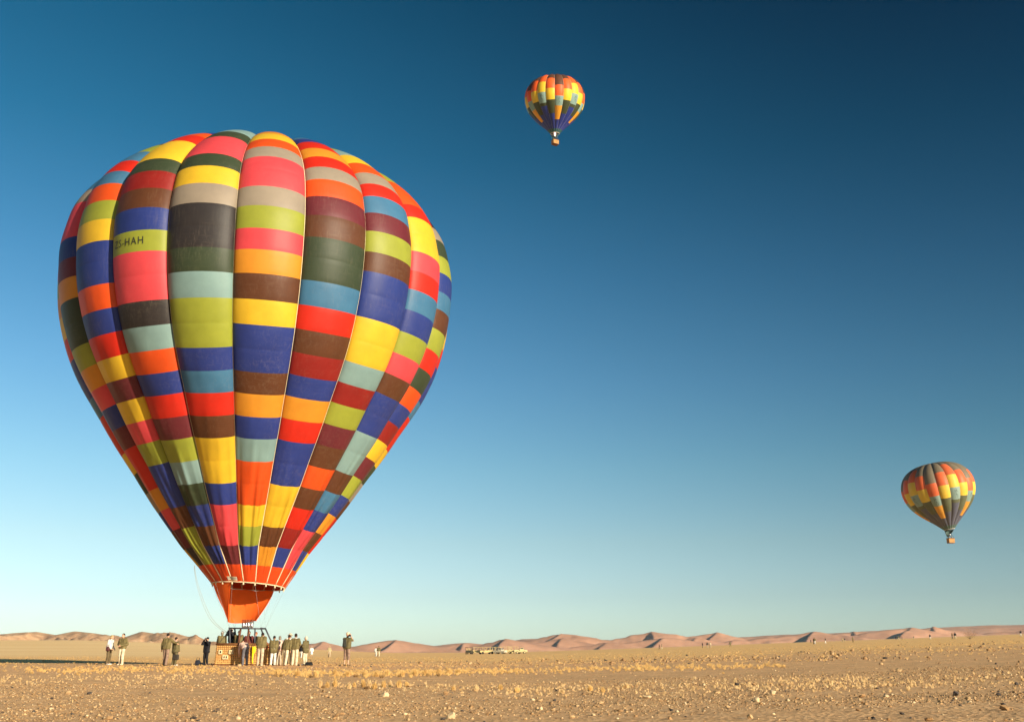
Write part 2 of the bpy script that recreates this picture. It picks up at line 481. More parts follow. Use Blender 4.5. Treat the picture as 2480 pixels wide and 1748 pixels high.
M_WICKER3 = mat('wicker_dark', (.30, .135, .045), .65, .25, .1, 20)
M_FIG = mat('figure_print', (.055, .075, .070), .7, .2, .2)
M_PALE = mat('pale_hide', (.70, .56, .32), .7, .2, .05)
M_WICKER4 = mat('wicker_old', (.46, .255, .095), .7, .2, .0, 3, col2=(.30, .15, .05), bump=.5, bscale=12)
M_RIM = mat('suede_rim', (.20, .085, .03), .8, .2, .15)


def spline(y):
    y = np.array(y, float); n = len(y); A = np.zeros((n, n)); b = np.zeros(n); A[0, 0] = A[-1, -1] = 1
    for i in range(1, n - 1):
        A[i, i - 1:i + 2] = [1, 4, 1]; b[i] = 6 * (y[i - 1] - 2 * y[i] + y[i + 1])
    m = np.linalg.solve(A, b)

    def ev(s):
        i = np.clip(np.floor(s).astype(int), 0, n - 2); t = s - i
        return m[i] * (1 - t) ** 3 / 6 + m[i + 1] * t ** 3 / 6 + (y[i] - m[i] / 6) * (1 - t) + (y[i + 1] - m[i + 1] / 6) * t
    return ev


def raw_quads(name, P, Nn, m, parent, double=False):
    """grid of points P (i,j,3) with normals as one smooth mesh"""
    k, n = P.shape[:2]; V = P.reshape(-1, 3)
    Fc = [(i * n + j, i * n + j + 1, (i + 1) * n + j + 1, (i + 1) * n + j) for i in range(k - 1) for j in range(n - 1)]
    me = bpy.data.meshes.new(name); me.from_pydata(V.tolist(), [], Fc); me.update(); me.shade_smooth()
    me.normals_split_custom_set_from_vertices(Nn.reshape(-1, 3).tolist())
    return link_mesh(name, me, m, parent)


# ------------------------------------------------------------------ the big patchwork balloon
BX, BY = -15.638, 59.4
# profile of the seams, one value per fabric row: -1 = mouth, 0 = top of the orange skirt, ... 28 = crown
BR = [2.06, 2.735, 3.435, 4.165, 4.926, 5.659, 6.371, 7.108, 7.785, 8.432, 9.078, 9.692, 10.234, 10.677, 11.028, 11.246, 11.355, 11.393, 11.243, 11.013, 10.616, 10.031, 9.186, 8.186, 7.073, 5.901, 4.63, 3.278, 1.787, 0.02]
BZ = [4.40, 5.383, 6.457, 7.526, 8.601, 9.664, 10.786, 11.901, 12.947, 14.042, 15.085, 16.146, 17.266, 18.46, 19.719, 20.915, 22.034, 23.234, 24.369, 25.443, 26.309, 27.205, 28.15, 29.062, 29.847, 30.513, 30.945, 31.179, 31.255, 31.26]
fr, fz = spline(BR), spline(BZ)


def env(g, s):
    """local point of the envelope: g = gore coordinate (whole numbers are seams), s = row coordinate (0 = mouth)"""
    g = np.asarray(g, float); s = np.asarray(s, float)
    r, z = fr(s), fz(s); e = .03
    dr, dz = fr(s + e) - fr(s - e), fz(s + e) - fz(s - e); L = np.hypot(dr, dz) + 1e-9
    nr, nz = dz / L, -dr / L
    u = g - np.floor(g); w = 2 * r * math.sin(math.pi / 20)
    low = 1 - sstep(1.0, 3.0, s)
    sag = .185 * (1 - .55 * low)
    o = w * sag * np.power(np.maximum(4 * u * (1 - u), 0), .62)
    # creases hanging down the lower cone
    gi = np.floor(g); cr = sstep(9.5, 3.0, s) * sstep(.2, 1.6, s)
    edge = np.power(np.maximum(4 * u * (1 - u), 0), .5)
    k = hash2(gi, gi * 0 + 1, 3)
    wr = (vnoise(u * 9 + gi * 17, s * .35 + gi * 3.1, 4) - .5) * .14 + (vnoise(u * 22 + gi * 29, s * .5 + gi, 6) - .5) * .09
    o = o + wr * cr * edge * (.5 + .9 * k)
    row = np.abs(s - np.round(s)); o = o - .015 * np.exp(-(row / .03) ** 2) * edge * (s > .5)      # sewn seams between the rows
    o = o + (vnoise(u * 26 + gi * 7, s * .9 + 3, 8) - .5) * .016 * sstep(20, 10, s) * edge     # gathered stitching
    phi = np.radians(6.5126 + 18 * (g - 5)); rr = r + nr * o; q = (z - 5) / 26
    xs = -.386 * q + .0256 * 4 * q * (1 - q) + .20 * np.clip(1 - s / 2, 0, 1)
    return np.stack([rr * np.sin(phi) + xs, -rr * np.cos(phi), z + nz * o - .045 * rr * np.sin(phi) * (1 - sstep(0, 2.5, s)) + (.05 + .055 * rr * np.cos(phi)) * np.clip(1 - s / 2.2, 0, 1)], -1)


def env_n(g, s, lo, hi):
    e = .012
    g1, g2 = np.maximum(g - e, lo + 1e-4), np.minimum(g + e, hi - 1e-4)
    a = env(g2, s) - env(g1, s); s1, s2 = np.maximum(s - .05, 0), np.minimum(s + .05, 28.98)
    b = env(g, s2) - env(g, s1)
    n = np.cross(a, b); n /= np.linalg.norm(n, axis=-1)[..., None] + 1e-12
    return n


# colours of the rows of each gore, from the top of the skirt upwards
GORES = {0: 'YNBSFYEETBBEYAGPBTOSEYFG', 1: 'KMPAEEMBPAGFFAMBPPSTYOGL', 2: 'GGNBBGPYMYEBOBBYGOTETGNY', 3: 'BNBFLGMEBOLKPPGBNDFYYEOB',
         4: 'MPPBYYNETBGGLFKKSYFPPFLL', 5: 'BGYOOLBANBBYNAPGSPPSOYAO', 6: 'ANYYBBEABDNETFFNMOSEAEBT', 7: 'BDENONMGDLYYBBNGMTESOYLG',
         8: 'PPBTNLLBBNPGBTEPYYEOOGBY', 9: 'BNABGMYDBOFEGNTBGFSKPOEY', 10: 'YEENSFYEETBBEYAGPBTOSEYF'}


def build_big_balloon():
    root = empty('hot_air_balloon', (BX, BY, 0))
    setp(root, 'huge patchwork balloon of many coloured panels standing upright over its basket on the ground', 'hot air balloon')
    nu = 16
    rear_v, rear_f, rear_mi = [], [], []
    mats = list(FAB.values()); keys = list(FAB.keys())
    for gi in range(20):
        if gi in GORES: seq = GORES[gi]
        else: seq = ''.join(random.choice('YAOEPMDNGLTBSF') for _ in range(24))
        cap = random.choice('YOEBGTP')
        seq = 'H' + seq + 'EYBO'[gi % 4] + cap * 4
        for j in range(29):
            lo, hi = gi + 1e-5, gi + 1 - 1e-5
            nv = 7
            g = lo + (hi - lo) * (.5 - .5 * np.cos(np.pi * np.linspace(0, 1, nu + 1))); s = j + np.array([0, .035, .24, .5, .76, .965, 1.0])
            Gm, Sm = np.meshgrid(g, s)
            P = env(np.clip(Gm, lo, hi), Sm)
            key = seq[min(j, len(seq) - 1)]
            if gi <= 10 and j <= 25:
                Nn = env_n(Gm, np.clip(Sm, .02, 28.9), lo, hi)
                raw_quads('panel', P, Nn, FAB[key], root)
            else:
                b0 = len(rear_v); n = nu + 1
                rear_v.extend(P.reshape(-1, 3).tolist())
                for a in range(nv - 1):
                    for c in range(nu):
                        rear_f.append((b0 + a * n + c, b0 + a * n + c + 1, b0 + (a + 1) * n + c + 1, b0 + (a + 1) * n + c)); rear_mi.append(keys.index(key))
    me = bpy.data.meshes.new('rear_panels'); me.from_pydata(rear_v, [], rear_f); me.update()
    for m in mats: me.materials.append(m)
    me.polygons.foreach_set('material_index', rear_mi)
    me.shade_smooth()
    o = link_mesh('rear_panels', me, None, root); o['kind'] = 'stuff'
    # faint stitched seams between rows
    # load tapes down every seam
    s = np.linspace(0, 28.6, 110)
    for gi in range(20):
        P = env(np.full_like(s, gi + 1e-6), s); c = np.stack([np.interp(P[:, 2], [4, 31], [.22, -.386]), P[:, 1] * 0, P[:, 2]], -1)
        out = P - c; out[:, 2] = 0; out /= np.linalg.norm(out, axis=1)[:, None] + 1e-9
        MB().tube(P + out * .012, .026 + .010 * sstep(6, 0, s), 5).obj('load_tape', M_TAPE, root, True)
    # mouth: white edge tape and the hanging tabs
    ph = np.linspace(0, 20, 121)[:-1]; P = env(np.clip(ph, 1e-5, 20 - 1e-5), np.zeros_like(ph))
    MB().tube(P, .032, 6, closed=True).obj('mouth_tape', M_TAPE, root, True)
    tabs = MB()
    for gi in range(20):
        p = env(gi + 1e-5, 0.0); tabs.box((p[0], p[1], p[2] - .09), (.065, .04, .14))
    to_ = tabs.obj('mouth_tabs', M_TAPE, root); to_['kind'] = 'stuff'
    # small sewn label strip on the skirt
    g = np.linspace(3.72, 4.55, 9); ss = np.array([.13, .30]); Gm, Sm = np.meshgrid(g, ss); P = env(Gm, Sm)
    Nn = env_n(Gm, Sm, 0, 20)
    P = P + Nn * .03
    pl = raw_quads('sewn_label', P, Nn, mat('label_grey', (.42, .40, .34), .8, .2, .2, 25), root)
    for a, b in ((.11, .145), (.285, .32)):
        Gm2, Sm2 = np.meshgrid(g, np.array([a, b])); P2 = env(Gm2, Sm2) + env_n(Gm2, Sm2, 0, 20) * .045
        raw_quads('label_border', P2, env_n(Gm2, Sm2, 0, 20), M_TAPE, pl)
    # registration letters, sewn on the green panel
    cu = bpy.data.curves.new('registration', 'FONT'); cu.body = 'ZS-HAH'; cu.size = 1.0; cu.space_character = 1.22; cu.resolution_u = 3
    to = bpy.data.objects.new('registration', cu); COL.objects.link(to)
    bpy.context.view_layer.update()
    dg = bpy.context.evaluated_depsgraph_get(); tm = bpy.data.meshes.new_from_object(to.evaluated_get(dg))
    bpy.data.objects.remove(to)
    bm = bmesh.new(); bm.from_mesh(tm)
    bmesh.ops.triangulate(bm, faces=bm.faces[:])
    for _ in range(2):
        bmesh.ops.subdivide_edges(bm, edges=[e for e in bm.edges if e.calc_length() > .08], cuts=1)
        bmesh.ops.triangulate(bm, faces=bm.faces[:])
    xs = [v.co.x for v in bm.verts]; ys = [v.co.y for v in bm.verts]; x0, x1, y0, y1 = min(xs), max(xs), min(ys), max(ys)
    co = np.array([v.co for v in bm.verts])
    g = 3.17 + (co[:, 0] - x0) / (x1 - x0) * .53; s = 15.33 + (co[:, 1] - y0) / (y1 - y0) * .36
    P = env(g, s) + env_n(g, s, 3, 4) * .025
    for v, p in zip(bm.verts, P): v.co = p
    me = bpy.data.meshes.new('registration_letters'); bm.to_mesh(me); bm.free()
    link_mesh('registration_letters', me, mat('black_print', (.03, .03, .022), .6, .3, .1), root)
    # scoop below the mouth, open to the front right
    nt_, nv = 40, 14
    t = np.linspace(0, 1, nt_); top_phi = np.radians(-15 - 199 * t); bot_phi = np.radians(-62 - 196 * t)
    mp = env(np.array([0.001]), np.array([0.0]))[0]
    mx = .20; bz = 2.48
    rows = []
    for v in np.linspace(0, 1, nv):
        tp = np.stack([2.0 * np.sin(top_phi) + mx, -2.0 * np.cos(top_phi), 4.43 - .045 * 2.0 * np.sin(top_phi) + .055 * 2.0 * np.cos(top_phi) - .05 * np.abs(np.sin(t * 17))], -1)
        bp = np.stack([.80 * np.sin(bot_phi) - .05, -.62 * np.cos(bot_phi) + .1, bz - .12 * np.sin(math.pi * np.clip(t * 1.2, 0, 1))], -1)
        bulge = .10 * math.sin(math.pi * v)
        p = tp * (1 - v) + bp * v
        p[:, :2] *= (1 + bulge * .6)
        p[:, 0] += .02 * np.sin(t * 60) * v
        rows.append(p)
    P = np.array(rows)
    k, n = P.shape[:2]
    mesh_obj('scoop', P.reshape(-1, 3), [(i * n + j, (i + 1) * n + j, (i + 1) * n + j + 1, i * n + j + 1) for i in range(k - 1) for j in range(n - 1)], FAB_SCOOP, root, True)
    edge = np.concatenate([P[:, 0], P[-1], P[::-1, -1]])
    MB().tube(edge, .016, 5).obj('scoop_edge_cord', FAB_SCOOP, root)
    # basket
    W, Dp, Hb = 2.92, 1.66, 1.14; bx = .30
    MB().box((bx, 0, .10), (W - .06, Dp - .06, .06)).obj('basket_floor', M_WICKER3, root)
    nC = 9
    for c in range(nC):
        z0 = .08 + (Hb - .12) * c / nC; z1 = .08 + (Hb - .12) * (c + 1) / nC - .012
        fl = 1 + .025 * (1 - c / nC) ** 2
        mb = MB(); nseg = 30
        w2, d2 = W / 2 * fl, Dp / 2 * fl
        per = []
        for (ax, ay), (ex, ey), q in (((-w2, -d2), (w2, -d2), nseg), ((w2, -d2), (w2, d2), 16), ((w2, d2), (-w2, d2), nseg), ((-w2, d2), (-w2, -d2), 16)):
            for i in range(q): per.append((ax + (ex - ax) * i / q, ay + (ey - ay) * i / q, i))
        V = []; Fc = []
        pn = len(per)
        for i, (x, y, q) in enumerate(per):
            o_ = .007 * (1 if (q + c) % 2 else -1)
            nx = (1 if abs(x) >= w2 - 1e-6 else 0) * math.copysign(1, x); ny = (1 if abs(y) >= d2 - 1e-6 else 0) * math.copysign(1, y)
            for zz, oo in ((z0, o_ - .01), ((z0 + z1) / 2, o_ + .010), (z1, o_ - .01)):
                V.append((bx + x + nx * oo, y + ny * oo, zz))
            V.append((bx + x - nx * .05, y - ny * .05, z1)); V.append((bx + x - nx * .05, y - ny * .05, z0))
        for i in range(pn):
            a, b = i * 5, ((i + 1) % pn) * 5
            for e in range(5): Fc.append((a + e, b + e, b + (e + 1) % 5, a + (e + 1) % 5))
        mesh_obj('wicker_course', V, Fc, M_WICKER, root, True)
    st = MB()
    for x in np.linspace(-W / 2 + .05, W / 2 - .05, 27): st.box((bx + x, -Dp / 2 - .002, Hb / 2 + .04), (.03, .04, Hb - .1)); st.box((bx + x, Dp / 2 + .002, Hb / 2 + .04), (.03, .04, Hb - .1))
    o = st.obj('wicker_stakes', M_WICKER3, root); o['kind'] = 'stuff'
    rim = [(bx + x, y, Hb + .02) for x, y in ((-W / 2, -Dp / 2), (0, -Dp / 2), (W / 2, -Dp / 2), (W / 2, 0), (W / 2, Dp / 2), (0, Dp / 2), (-W / 2, Dp / 2), (-W / 2, 0))]
    MB().tube(rim, .065, 8, closed=True).obj('basket_rim', M_RIM, root, True)
    for y in (-.75, .75):
        MB().box((bx, y, .045), (W + .16, .12, .07)).obj('basket_skid', M_LEATHER, root)
    for px, py, dbl in ((534.2, 1578, 1), (559.9, 1578, 2), (545.8, 1590.5, 2)):
        p = px_point(px, py, BY - Dp / 2 - .05); x, z = p[0] - BX, p[2]
        w = .20 if dbl == 1 else .25 if py < 1580 else .30
        fr_ = MB()
        fr_.box((x, -Dp / 2 - .075, z + .085), (w, .05, .05)).box((x, -Dp / 2 - .075, z - .085), (w, .05, .05))
        fr_.box((x - w / 2 + .025, -Dp / 2 - .075, z), (.05, .05, .118)).box((x + w / 2 - .025, -Dp / 2 - .075, z), (.05, .05, .118))
        if dbl == 2: fr_.box((x, -Dp / 2 - .075, z), (.05, .05, .118))
        f = fr_.obj('step_frame', M_PALE, root)
        MB().box((x, -Dp / 2 - .066, z), (w - .05, .03, .12)).obj('step_hole', M_BLACK, f)
    # uprights, burner frame, burners
    fx0, fx1, fy, fzz = px_point(562, 1522, BY)[0] - BX, px_point(637, 1524, BY)[0] - BX, .55, 2.06
    for x, y in ((fx0, -fy), (fx1, -fy), (fx1, fy), (fx0, fy)):
        bx2 = bx + (-W / 2 + .75 if x < .5 else W / 2 - .08); by2 = math.copysign(Dp / 2 - .1, y)
        MB().tube([(x, y, fzz), (bx2, by2, Hb)], .045, 8).obj('upright', M_DARKSTEEL, root, True)
    for x in (px_point(587, 1540, BY)[0] - BX, px_point(606, 1540, BY)[0] - BX):
        for y in (-.45,):
            MB().tube([(x, y, fzz), (x + (.05 if x > .3 else .0), -Dp / 2 + .06, Hb)], .055, 8).obj('padded_upright', M_LEATHER, root, True)
    x5 = px_point(623, 1540, BY)[0] - BX
    MB().tube([(x5 - .02, -fy, fzz), (x5 + .06, -Dp / 2 + .1, Hb)], .04, 8).obj('upright', M_DARKSTEEL, root, True)
    frm = MB()
    for y in (-fy, 0, fy): frm.tube([(fx0 - .05, y, fzz), (fx1 + .03, y, fzz - .03)], .032, 8)
    for x in (fx0, (fx0 + fx1) / 2, fx1): frm.tube([(x, -fy, fzz), (x, fy, fzz)], .032, 8)
    frm.obj('burner_frame', M_DARKSTEEL, root, True)
    for px in (591.5, 597.5, 603.5, 608.5):
        x = px_point(px, 1515, BY)[0] - BX; y = (-.18 if int(px) % 2 else .12)
        b = MB().lathe([(.06, 0), (.095, .04), (.095, .2), (.07, .23), (.085, .26)], (x, y, fzz + .02), 12).obj('burner', M_STEEL, root, True)
        co = MB()
        for q in range(5):
            co.tube([(x + .10 * math.cos(a), y + .10 * math.sin(a), fzz + .28 + q * .045) for a in np.linspace(0, 2 * math.pi, 13)[:-1]], .014, 5, closed=True)
        co.obj('burner_coil', mat('burnt_steel', (.20, .09, .05), .4, .5, .2, metal=.6), b, True)
    # steel flying wires from the frame corners up to the mouth
    wi = MB()
    for gi in range(20):
        p = env(gi + 1e-5, 0.0); cx_ = fx0 if p[0] < .3 else fx1; cy_ = -fy if p[1] < 0 else fy
        if gi % 2 == 0: wi.tube([(cx_, cy_, fzz), tuple(p - np.array((0, 0, .15)))], .0045, 4)
    wo = wi.obj('flying_wires', M_ROPE, root); wo['kind'] = 'stuff'
    # the two slack control lines hanging on the left
    for k, off in ((0, 0), (1, 3.2)):
        pts = [(471 - off * .2, 1369), (477 - off * .8, 1405), (488 - off * 1.3, 1440), (501 - off * 1.6, 1473), (520 - off * 1.8, 1505), (549 - off, 1530 + off * .3)]
        ts = np.linspace(0, 5, 40); ff = [spline([p[c] for p in pts]) for c in (0, 1)]
        yy = np.interp(ts, [0, 5], [BY - 3.0, BY - .3])
        MB().tube([px_point(float(ff[0](np.array(a))), float(ff[1](np.array(a))), b) - np.array((BX, BY, 0)) for a, b in zip(ts, yy)], .014, 4).obj('control_line', M_ROPE, root)
    return root


build_big_balloon()


# ------------------------------------------------------------------ the two balloons in flight
def small_balloon(name, px, py_top, py_mouth, width_px, Yd, lean, phi0, pal, label, flame, scoop_right, ds=0.0, yaw=0.0):
    """px,py_mouth: where the mouth stands; Yd depth in metres"""
    Rm = 9.3
    c = px_point(px, py_mouth, Yd)
    prof = [(.150, 0), (.255, .115), (.375, .24), (.52, .375), (.665, .52), (.80, .68), (.91, .86), (.975, 1.04), (1.0, 1.22), (.985, 1.39), (.925, 1.56), (.82, 1.71), (.67, 1.83), (.48, 1.915), (.25, 1.965), (.01, 1.98)]
    depth = c[1] * math.cos(PITCH) + (c[2] - CAM_H) * math.sin(PITCH)
    Rm = width_px / F_PX * depth / 2 * .955
    pr, pz = spline([p[0] * Rm for p in prof]), spline([p[1] * Rm for p in prof]); smax = len(prof) - 1
    root = empty(name, tuple(c)); setp(root, label, 'hot air balloon')
    Ml = Matrix.Rotation(lean[0], 3, 'Y') @ Matrix.Rotation(lean[1], 3, 'X'); Ml = np.array(Ml)

    def e(g, s):
        g = np.asarray(g, float); s = np.asarray(s, float); r, z = pr(s), pz(s)
        dr, dz = pr(s + .03) - pr(s - .03), pz(s + .03) - pz(s - .03); L = np.hypot(dr, dz) + 1e-9
        u = g - np.floor(g); o = 2 * r * math.sin(math.pi / 20) * .15 * np.power(np.maximum(4 * u * (1 - u), 0), .8)
        ph = np.radians(phi0 + 18 * g); rr = r + dz / L * o
        return np.stack([rr * np.sin(ph), -rr * np.cos(ph), z - dr / L * o], -1) @ Ml.T

    types = [[(0, 'R'), (.9, 'B'), (3.6, 'A'), (5.95, 'L'), (7.5, 'O'), (9.5, 'N'), (15, None)],
             [(0, 'R'), (.9, 'B'), (4.7, 'F'), (6.9, 'Y'), (8.85, 'O'), (11.1, 'N'), (15, None)],
             [(0, 'R'), (.9, 'B'), (6.0, 'F'), (6.5, 'L'), (8.3, 'Y'), (10.4, 'O'), (12.8, 'N'), (15, None)],
             [(0, 'R'), (.9, 'B'), (4.7, 'F'), (6.9, 'Y'), (8.85, 'O'), (11.1, 'N'), (15, None)]]
    for gi in range(20):
        tp = [(q + (ds if 1 < q < 14 else 0), key) for q, key in types[gi % 4]]
        for (s0, key), (s1, _) in zip(tp[:-1], tp[1:]):
            nv = max(3, int((s1 - s0) * 2.5) + 1); g = np.linspace(gi + 1e-5, gi + 1 - 1e-5, 9); s = np.linspace(s0, s1, nv)
            Gm, Sm = np.meshgrid(g, s); P = e(Gm, Sm); k, n = P.shape[:2]
            o = mesh_obj('panel', P.reshape(-1, 3), [(i * n + j, i * n + j + 1, (i + 1) * n + j + 1, (i + 1) * n + j) for i in range(k - 1) for j in range(n - 1)], pal[key], root, True)
            if key == 'L' and gi % 4 in (0, 2):
                # dark running figure sewn on the pale panel
                fig = [[(.50, .90), (.52, .78)], [(.52, .78), (.50, .45)], [(.52, .75), (.30, .62)], [(.52, .75), (.72, .60)], [(.50, .45), (.34, .12)], [(.50, .45), (.68, .30)], [(.68, .30), (.66, .08)], [(.30, .80), (.38, .62)], [(.38, .62), (.28, .40)]]
                V = []; Fc = []
                for (a, b), (a2, b2) in fig:
                    t = np.array([a2 - a, b2 - b]); t /= np.linalg.norm(t); q = np.array([-t[1], t[0]]) * .017
                    for uu, vv in ((a + q[0], b + q[1]), (a - q[0], b - q[1]), (a2 - q[0] * .6, b2 - q[1] * .6), (a2 + q[0] * .6, b2 + q[1] * .6)):
                        V.append(e(gi + .12 + .76 * uu, s0 + (s1 - s0) * vv) * 1.003)
                    i0 = len(V) - 4; Fc.append((i0, i0 + 1, i0 + 2, i0 + 3))
                mesh_obj('running_figure', V, Fc, M_FIG, o)
    tp_ = MB()
    for gi in range(20):
        s = np.linspace(0, 14.5, 30); tp_.tube(e(np.full_like(s, gi + 1e-5), s) * 1.001, .02, 4)
    to_ = tp_.obj('load_tapes', pal['tape'], root, True); to_['kind'] = 'stuff'
    P = e(np.linspace(0, 20, 61)[:-1] + 1e-6, np.zeros(60)); MB().tube(P, .09, 6, closed=True).obj('mouth_tape', pal['tape'], root, True)
    mc = np.array(P).mean(0)
    # scoop
    t = np.linspace(0, 1, 24); ph = np.radians(scoop_right - 60 - 190 * t) if False else np.radians(scoop_right + 190 * t)
    r0 = .147 * Rm; rows = []
    for v in np.linspace(0, 1, 6):
        rr = r0 * (1 - .72 * v); rows.append(np.stack([mc[0] - v * .06 * Rm + rr * np.sin(ph), mc[1] - rr * np.cos(ph), mc[2] - .02 - v * .21 * Rm + 0 * ph], -1))
    P = np.array(rows); k, n = P.shape[:2]
    mesh_obj('scoop', P.reshape(-1, 3), [(i * n + j, (i + 1) * n + j, (i + 1) * n + j + 1, i * n + j + 1) for i in range(k - 1) for j in range(n - 1)], pal['R'], root, True)
    # basket hanging below
    bz = mc[2] - .335 * Rm; bw, bd, bh = 1.9, 1.5, 1.35
    bc = (mc[0] + .05 * Rm * 0, mc[1])
    ca, sa = math.cos(yaw), math.sin(yaw); rot = ((ca, -sa, 0), (sa, ca, 0), (0, 0, 1))
    yw = lambda x, y, z: (bc[0] + x * ca - y * sa, bc[1] + x * sa + y * ca, z)
    four = ((-1, -1), (1, -1), (1, 1), (-1, 1))
    bk = MB()
    for q in range(7):
        o_ = .04 * (q % 2); bk.box((*bc, bz - bh / 2 + bh * (q + .5) / 7), (bw + o_, bd + o_, bh / 7 - .03), rot)
    bk.box((*bc, bz), (bw - .06, bd - .06, bh - .02), rot)
    b = bk.obj('basket', M_WICKER4, root)
    MB().tube([yw(sx * bw / 2, sy * bd / 2, bz + bh / 2 + .03) for sx, sy in four], .09, 6, closed=True).obj('basket_rim', M_RIM, b)
    MB().box((*bc, bz - bh / 2 - .05), (bw + .04, bd + .04, .1), rot).obj('basket_base', M_LEATHER, b)
    for sx, sy in four:
        MB().tube([yw(sx * bw / 2 * .95, sy * bd / 2 * .95, bz + bh / 2), (bc[0] + sx * .5, bc[1] + sy * .4, bz + bh / 2 + 1.0)], .05, 6).obj('upright', M_DARKSTEEL, root)
    for q, (hx, hy, cm) in enumerate(((-.5, .2, (.10, .10, .06)), (.15, -.3, (.04, .04, .05)), (.6, .25, (.30, .27, .22)))):
        hd = MB(); hd.caps(yw(hx, hy, bz + .1), yw(hx, hy, bz + bh / 2 + .35), .20, .17, 8); hd.ball(yw(hx, hy, bz + bh / 2 + .68), (.11, .12, .15), 8, 6)
        o = hd.obj('person', mat('passenger_%d' % q, cm, .9, .1, .1), None, True)
        o.location = root.location
        setp(o, ('olive', 'dark', 'pale')[q] + ' clothed passenger in the basket of the ' + ('high balloon' if flame else 'low balloon at the right'), 'person', 'passengers of the flying balloons')
    MB().tube([(bc[0] + sx * .5, bc[1] + sy * .4, bz + bh / 2 + 1.0) for sx, sy in ((-1, -1), (1, -1), (1, 1), (-1, 1))], .05, 6, closed=True).obj('burner_frame', M_DARKSTEEL, root)
    MB().lathe([(.1, 0), (.16, .1), (.16, .4), (.1, .5)], (bc[0], bc[1], bz + bh / 2 + 1.0), 10).obj('burner', M_STEEL, root, True)
    wi = MB()
    for gi in range(0, 20, 2):
        p = e(gi + 1e-5, 0.0); wi.tube([(bc[0] + math.copysign(.5, p[0] - mc[0]), bc[1] + math.copysign(.4, p[1] - mc[1]), bz + bh / 2 + 1.0), tuple(p)], .012, 4)
    wo = wi.obj('flying_wires', M_ROPE, root); wo['kind'] = 'stuff'
    if flame:
        fm = bpy.data.materials.new('flame'); fm.use_nodes = True; nt = fm.node_tree; pb = nt.nodes['Principled BSDF']
        pb.inputs['Emission Color'].default_value = (1, .62, .5, 1); pb.inputs['Emission Strength'].default_value = 1.6; pb.inputs['Base Color'].default_value = (.9, .5, .4, 1)
        MB().lathe([(.12, 0), (.34, .7), (.30, 1.6), (.12, 2.6), (.02, 3.2)], (bc[0], bc[1], bz + bh / 2 + 1.6), 10).obj('flame', fm, root, True)
    return root


def palette(tag, k, muting):
    base = dict(Y=(.66, .44, .03), A=(.63, .29, .028), O=(.64, .095, .018), N=(.088, .036, .02), L=(.20, .31, .29), F=(.046, .056, .026), B=(.022, .037, .23), R=(.02, .085, .10))
    g = (.33, .27, .19)  # tan that the cloth colours are mixed towards
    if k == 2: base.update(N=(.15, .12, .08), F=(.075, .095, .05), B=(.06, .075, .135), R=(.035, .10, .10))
    d = {q: fabric('nylon_%s_%s' % (tag, q), tuple(a * (1 - muting) + b * muting for a, b in zip(c, g)), .2, .1, .5, .5) for q, c in base.items()}
    d['tape'] = mat('tape_' + tag, tuple(a * (1 - muting) + .3 * muting for a in (.5, .45, .38)), .8, .1, .05)
    return d


small_balloon('hot_air_balloon', 1344, 178, 324, 147, 285, (0, R_(9)), 2.5 - 5, palette('high', 1, 0),
              'striped orange and yellow balloon flying highest, in the dark blue upper sky', True, 60, -.85, R_(28))
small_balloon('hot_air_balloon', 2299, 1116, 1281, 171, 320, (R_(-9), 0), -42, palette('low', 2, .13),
              'muted orange and yellow balloon drifting low above the dunes at the far right', False, 95, -.95, R_(8))

# ------------------------------------------------------------------ gravel, stones, dry grass
M_STONE = [mat('stone_tan', (.46, .30, .15), .9, .1, .12, 9), mat('stone_brown', (.34, .20, .092), .9, .1, .15, 9), mat('stone_dark', (.075, .06, .05), .85, .2, .2, 9), mat('stone_pale', (.58, .43, .25), .9, .1, .1, 9)]


def rock_template(seed, sub=1, flat=.7):
    rg = np.random.default_rng(seed); bm = bmesh.new(); bmesh.ops.create_icosphere(bm, subdivisions=sub, radius=.5)
    cuts = rg.normal(size=(7, 3)); cuts /= np.linalg.norm(cuts, axis=1)[:, None]; dist = rg.uniform(.26, .42, 7)
    for v in bm.verts:
        p = np.array(v.co)
        for c, d in zip(cuts, dist):
            k = p @ c - d
            if k > 0: p = p - c * k * .9
        p = p * (1 + .12 * rg.normal()); p[2] *= flat
        v.co = p
    me = bpy.data.meshes.new('stone'); bm.to_mesh(me); bm.free(); return me


def rock_arrays(me):
    V = np.array([v.co for v in me.vertices]); Fc = np.array([p.vertices[:] for p in me.polygons]); return V, Fc


def scatter(name, pts, sizes, tmpl, m, flat=(.5, .9), kind='stuff'):
    n = len(pts); out_v, out_f, base = [], [], 0
    which = RNG.integers(0, len(tmpl), n)
    for k, (V, Fc) in enumerate(tmpl):
        idx = np.where(which == k)[0]
        if not len(idx): continue
        a = RNG.uniform(0, 6.283, len(idx)); c, s_ = np.cos(a), np.sin(a)
        sc = sizes[idx][:, None] * RNG.uniform(.75, 1.3, (len(idx), 3)); sc[:, 2] *= RNG.uniform(flat[0], flat[1], len(idx))
        P = V[None] * sc[:, None]
        X = P[..., 0] * c[:, None] - P[..., 1] * s_[:, None]; Y = P[..., 0] * s_[:, None] + P[..., 1] * c[:, None]
        P = np.stack([X, Y, P[..., 2]], -1) + pts[idx][:, None] + np.array([0, 0, .15])[None, None] * sizes[idx][:, None, None]
        out_v.append(P.reshape(-1, 3)); out_f.append((Fc[None] + (np.arange(len(idx)) * len(V))[:, None, None]).reshape(-1, 3) + base); base += len(idx) * len(V)
    o = fast_mesh(name, np.concatenate(out_v), np.concatenate(out_f), 3, m); o['kind'] = kind; return o


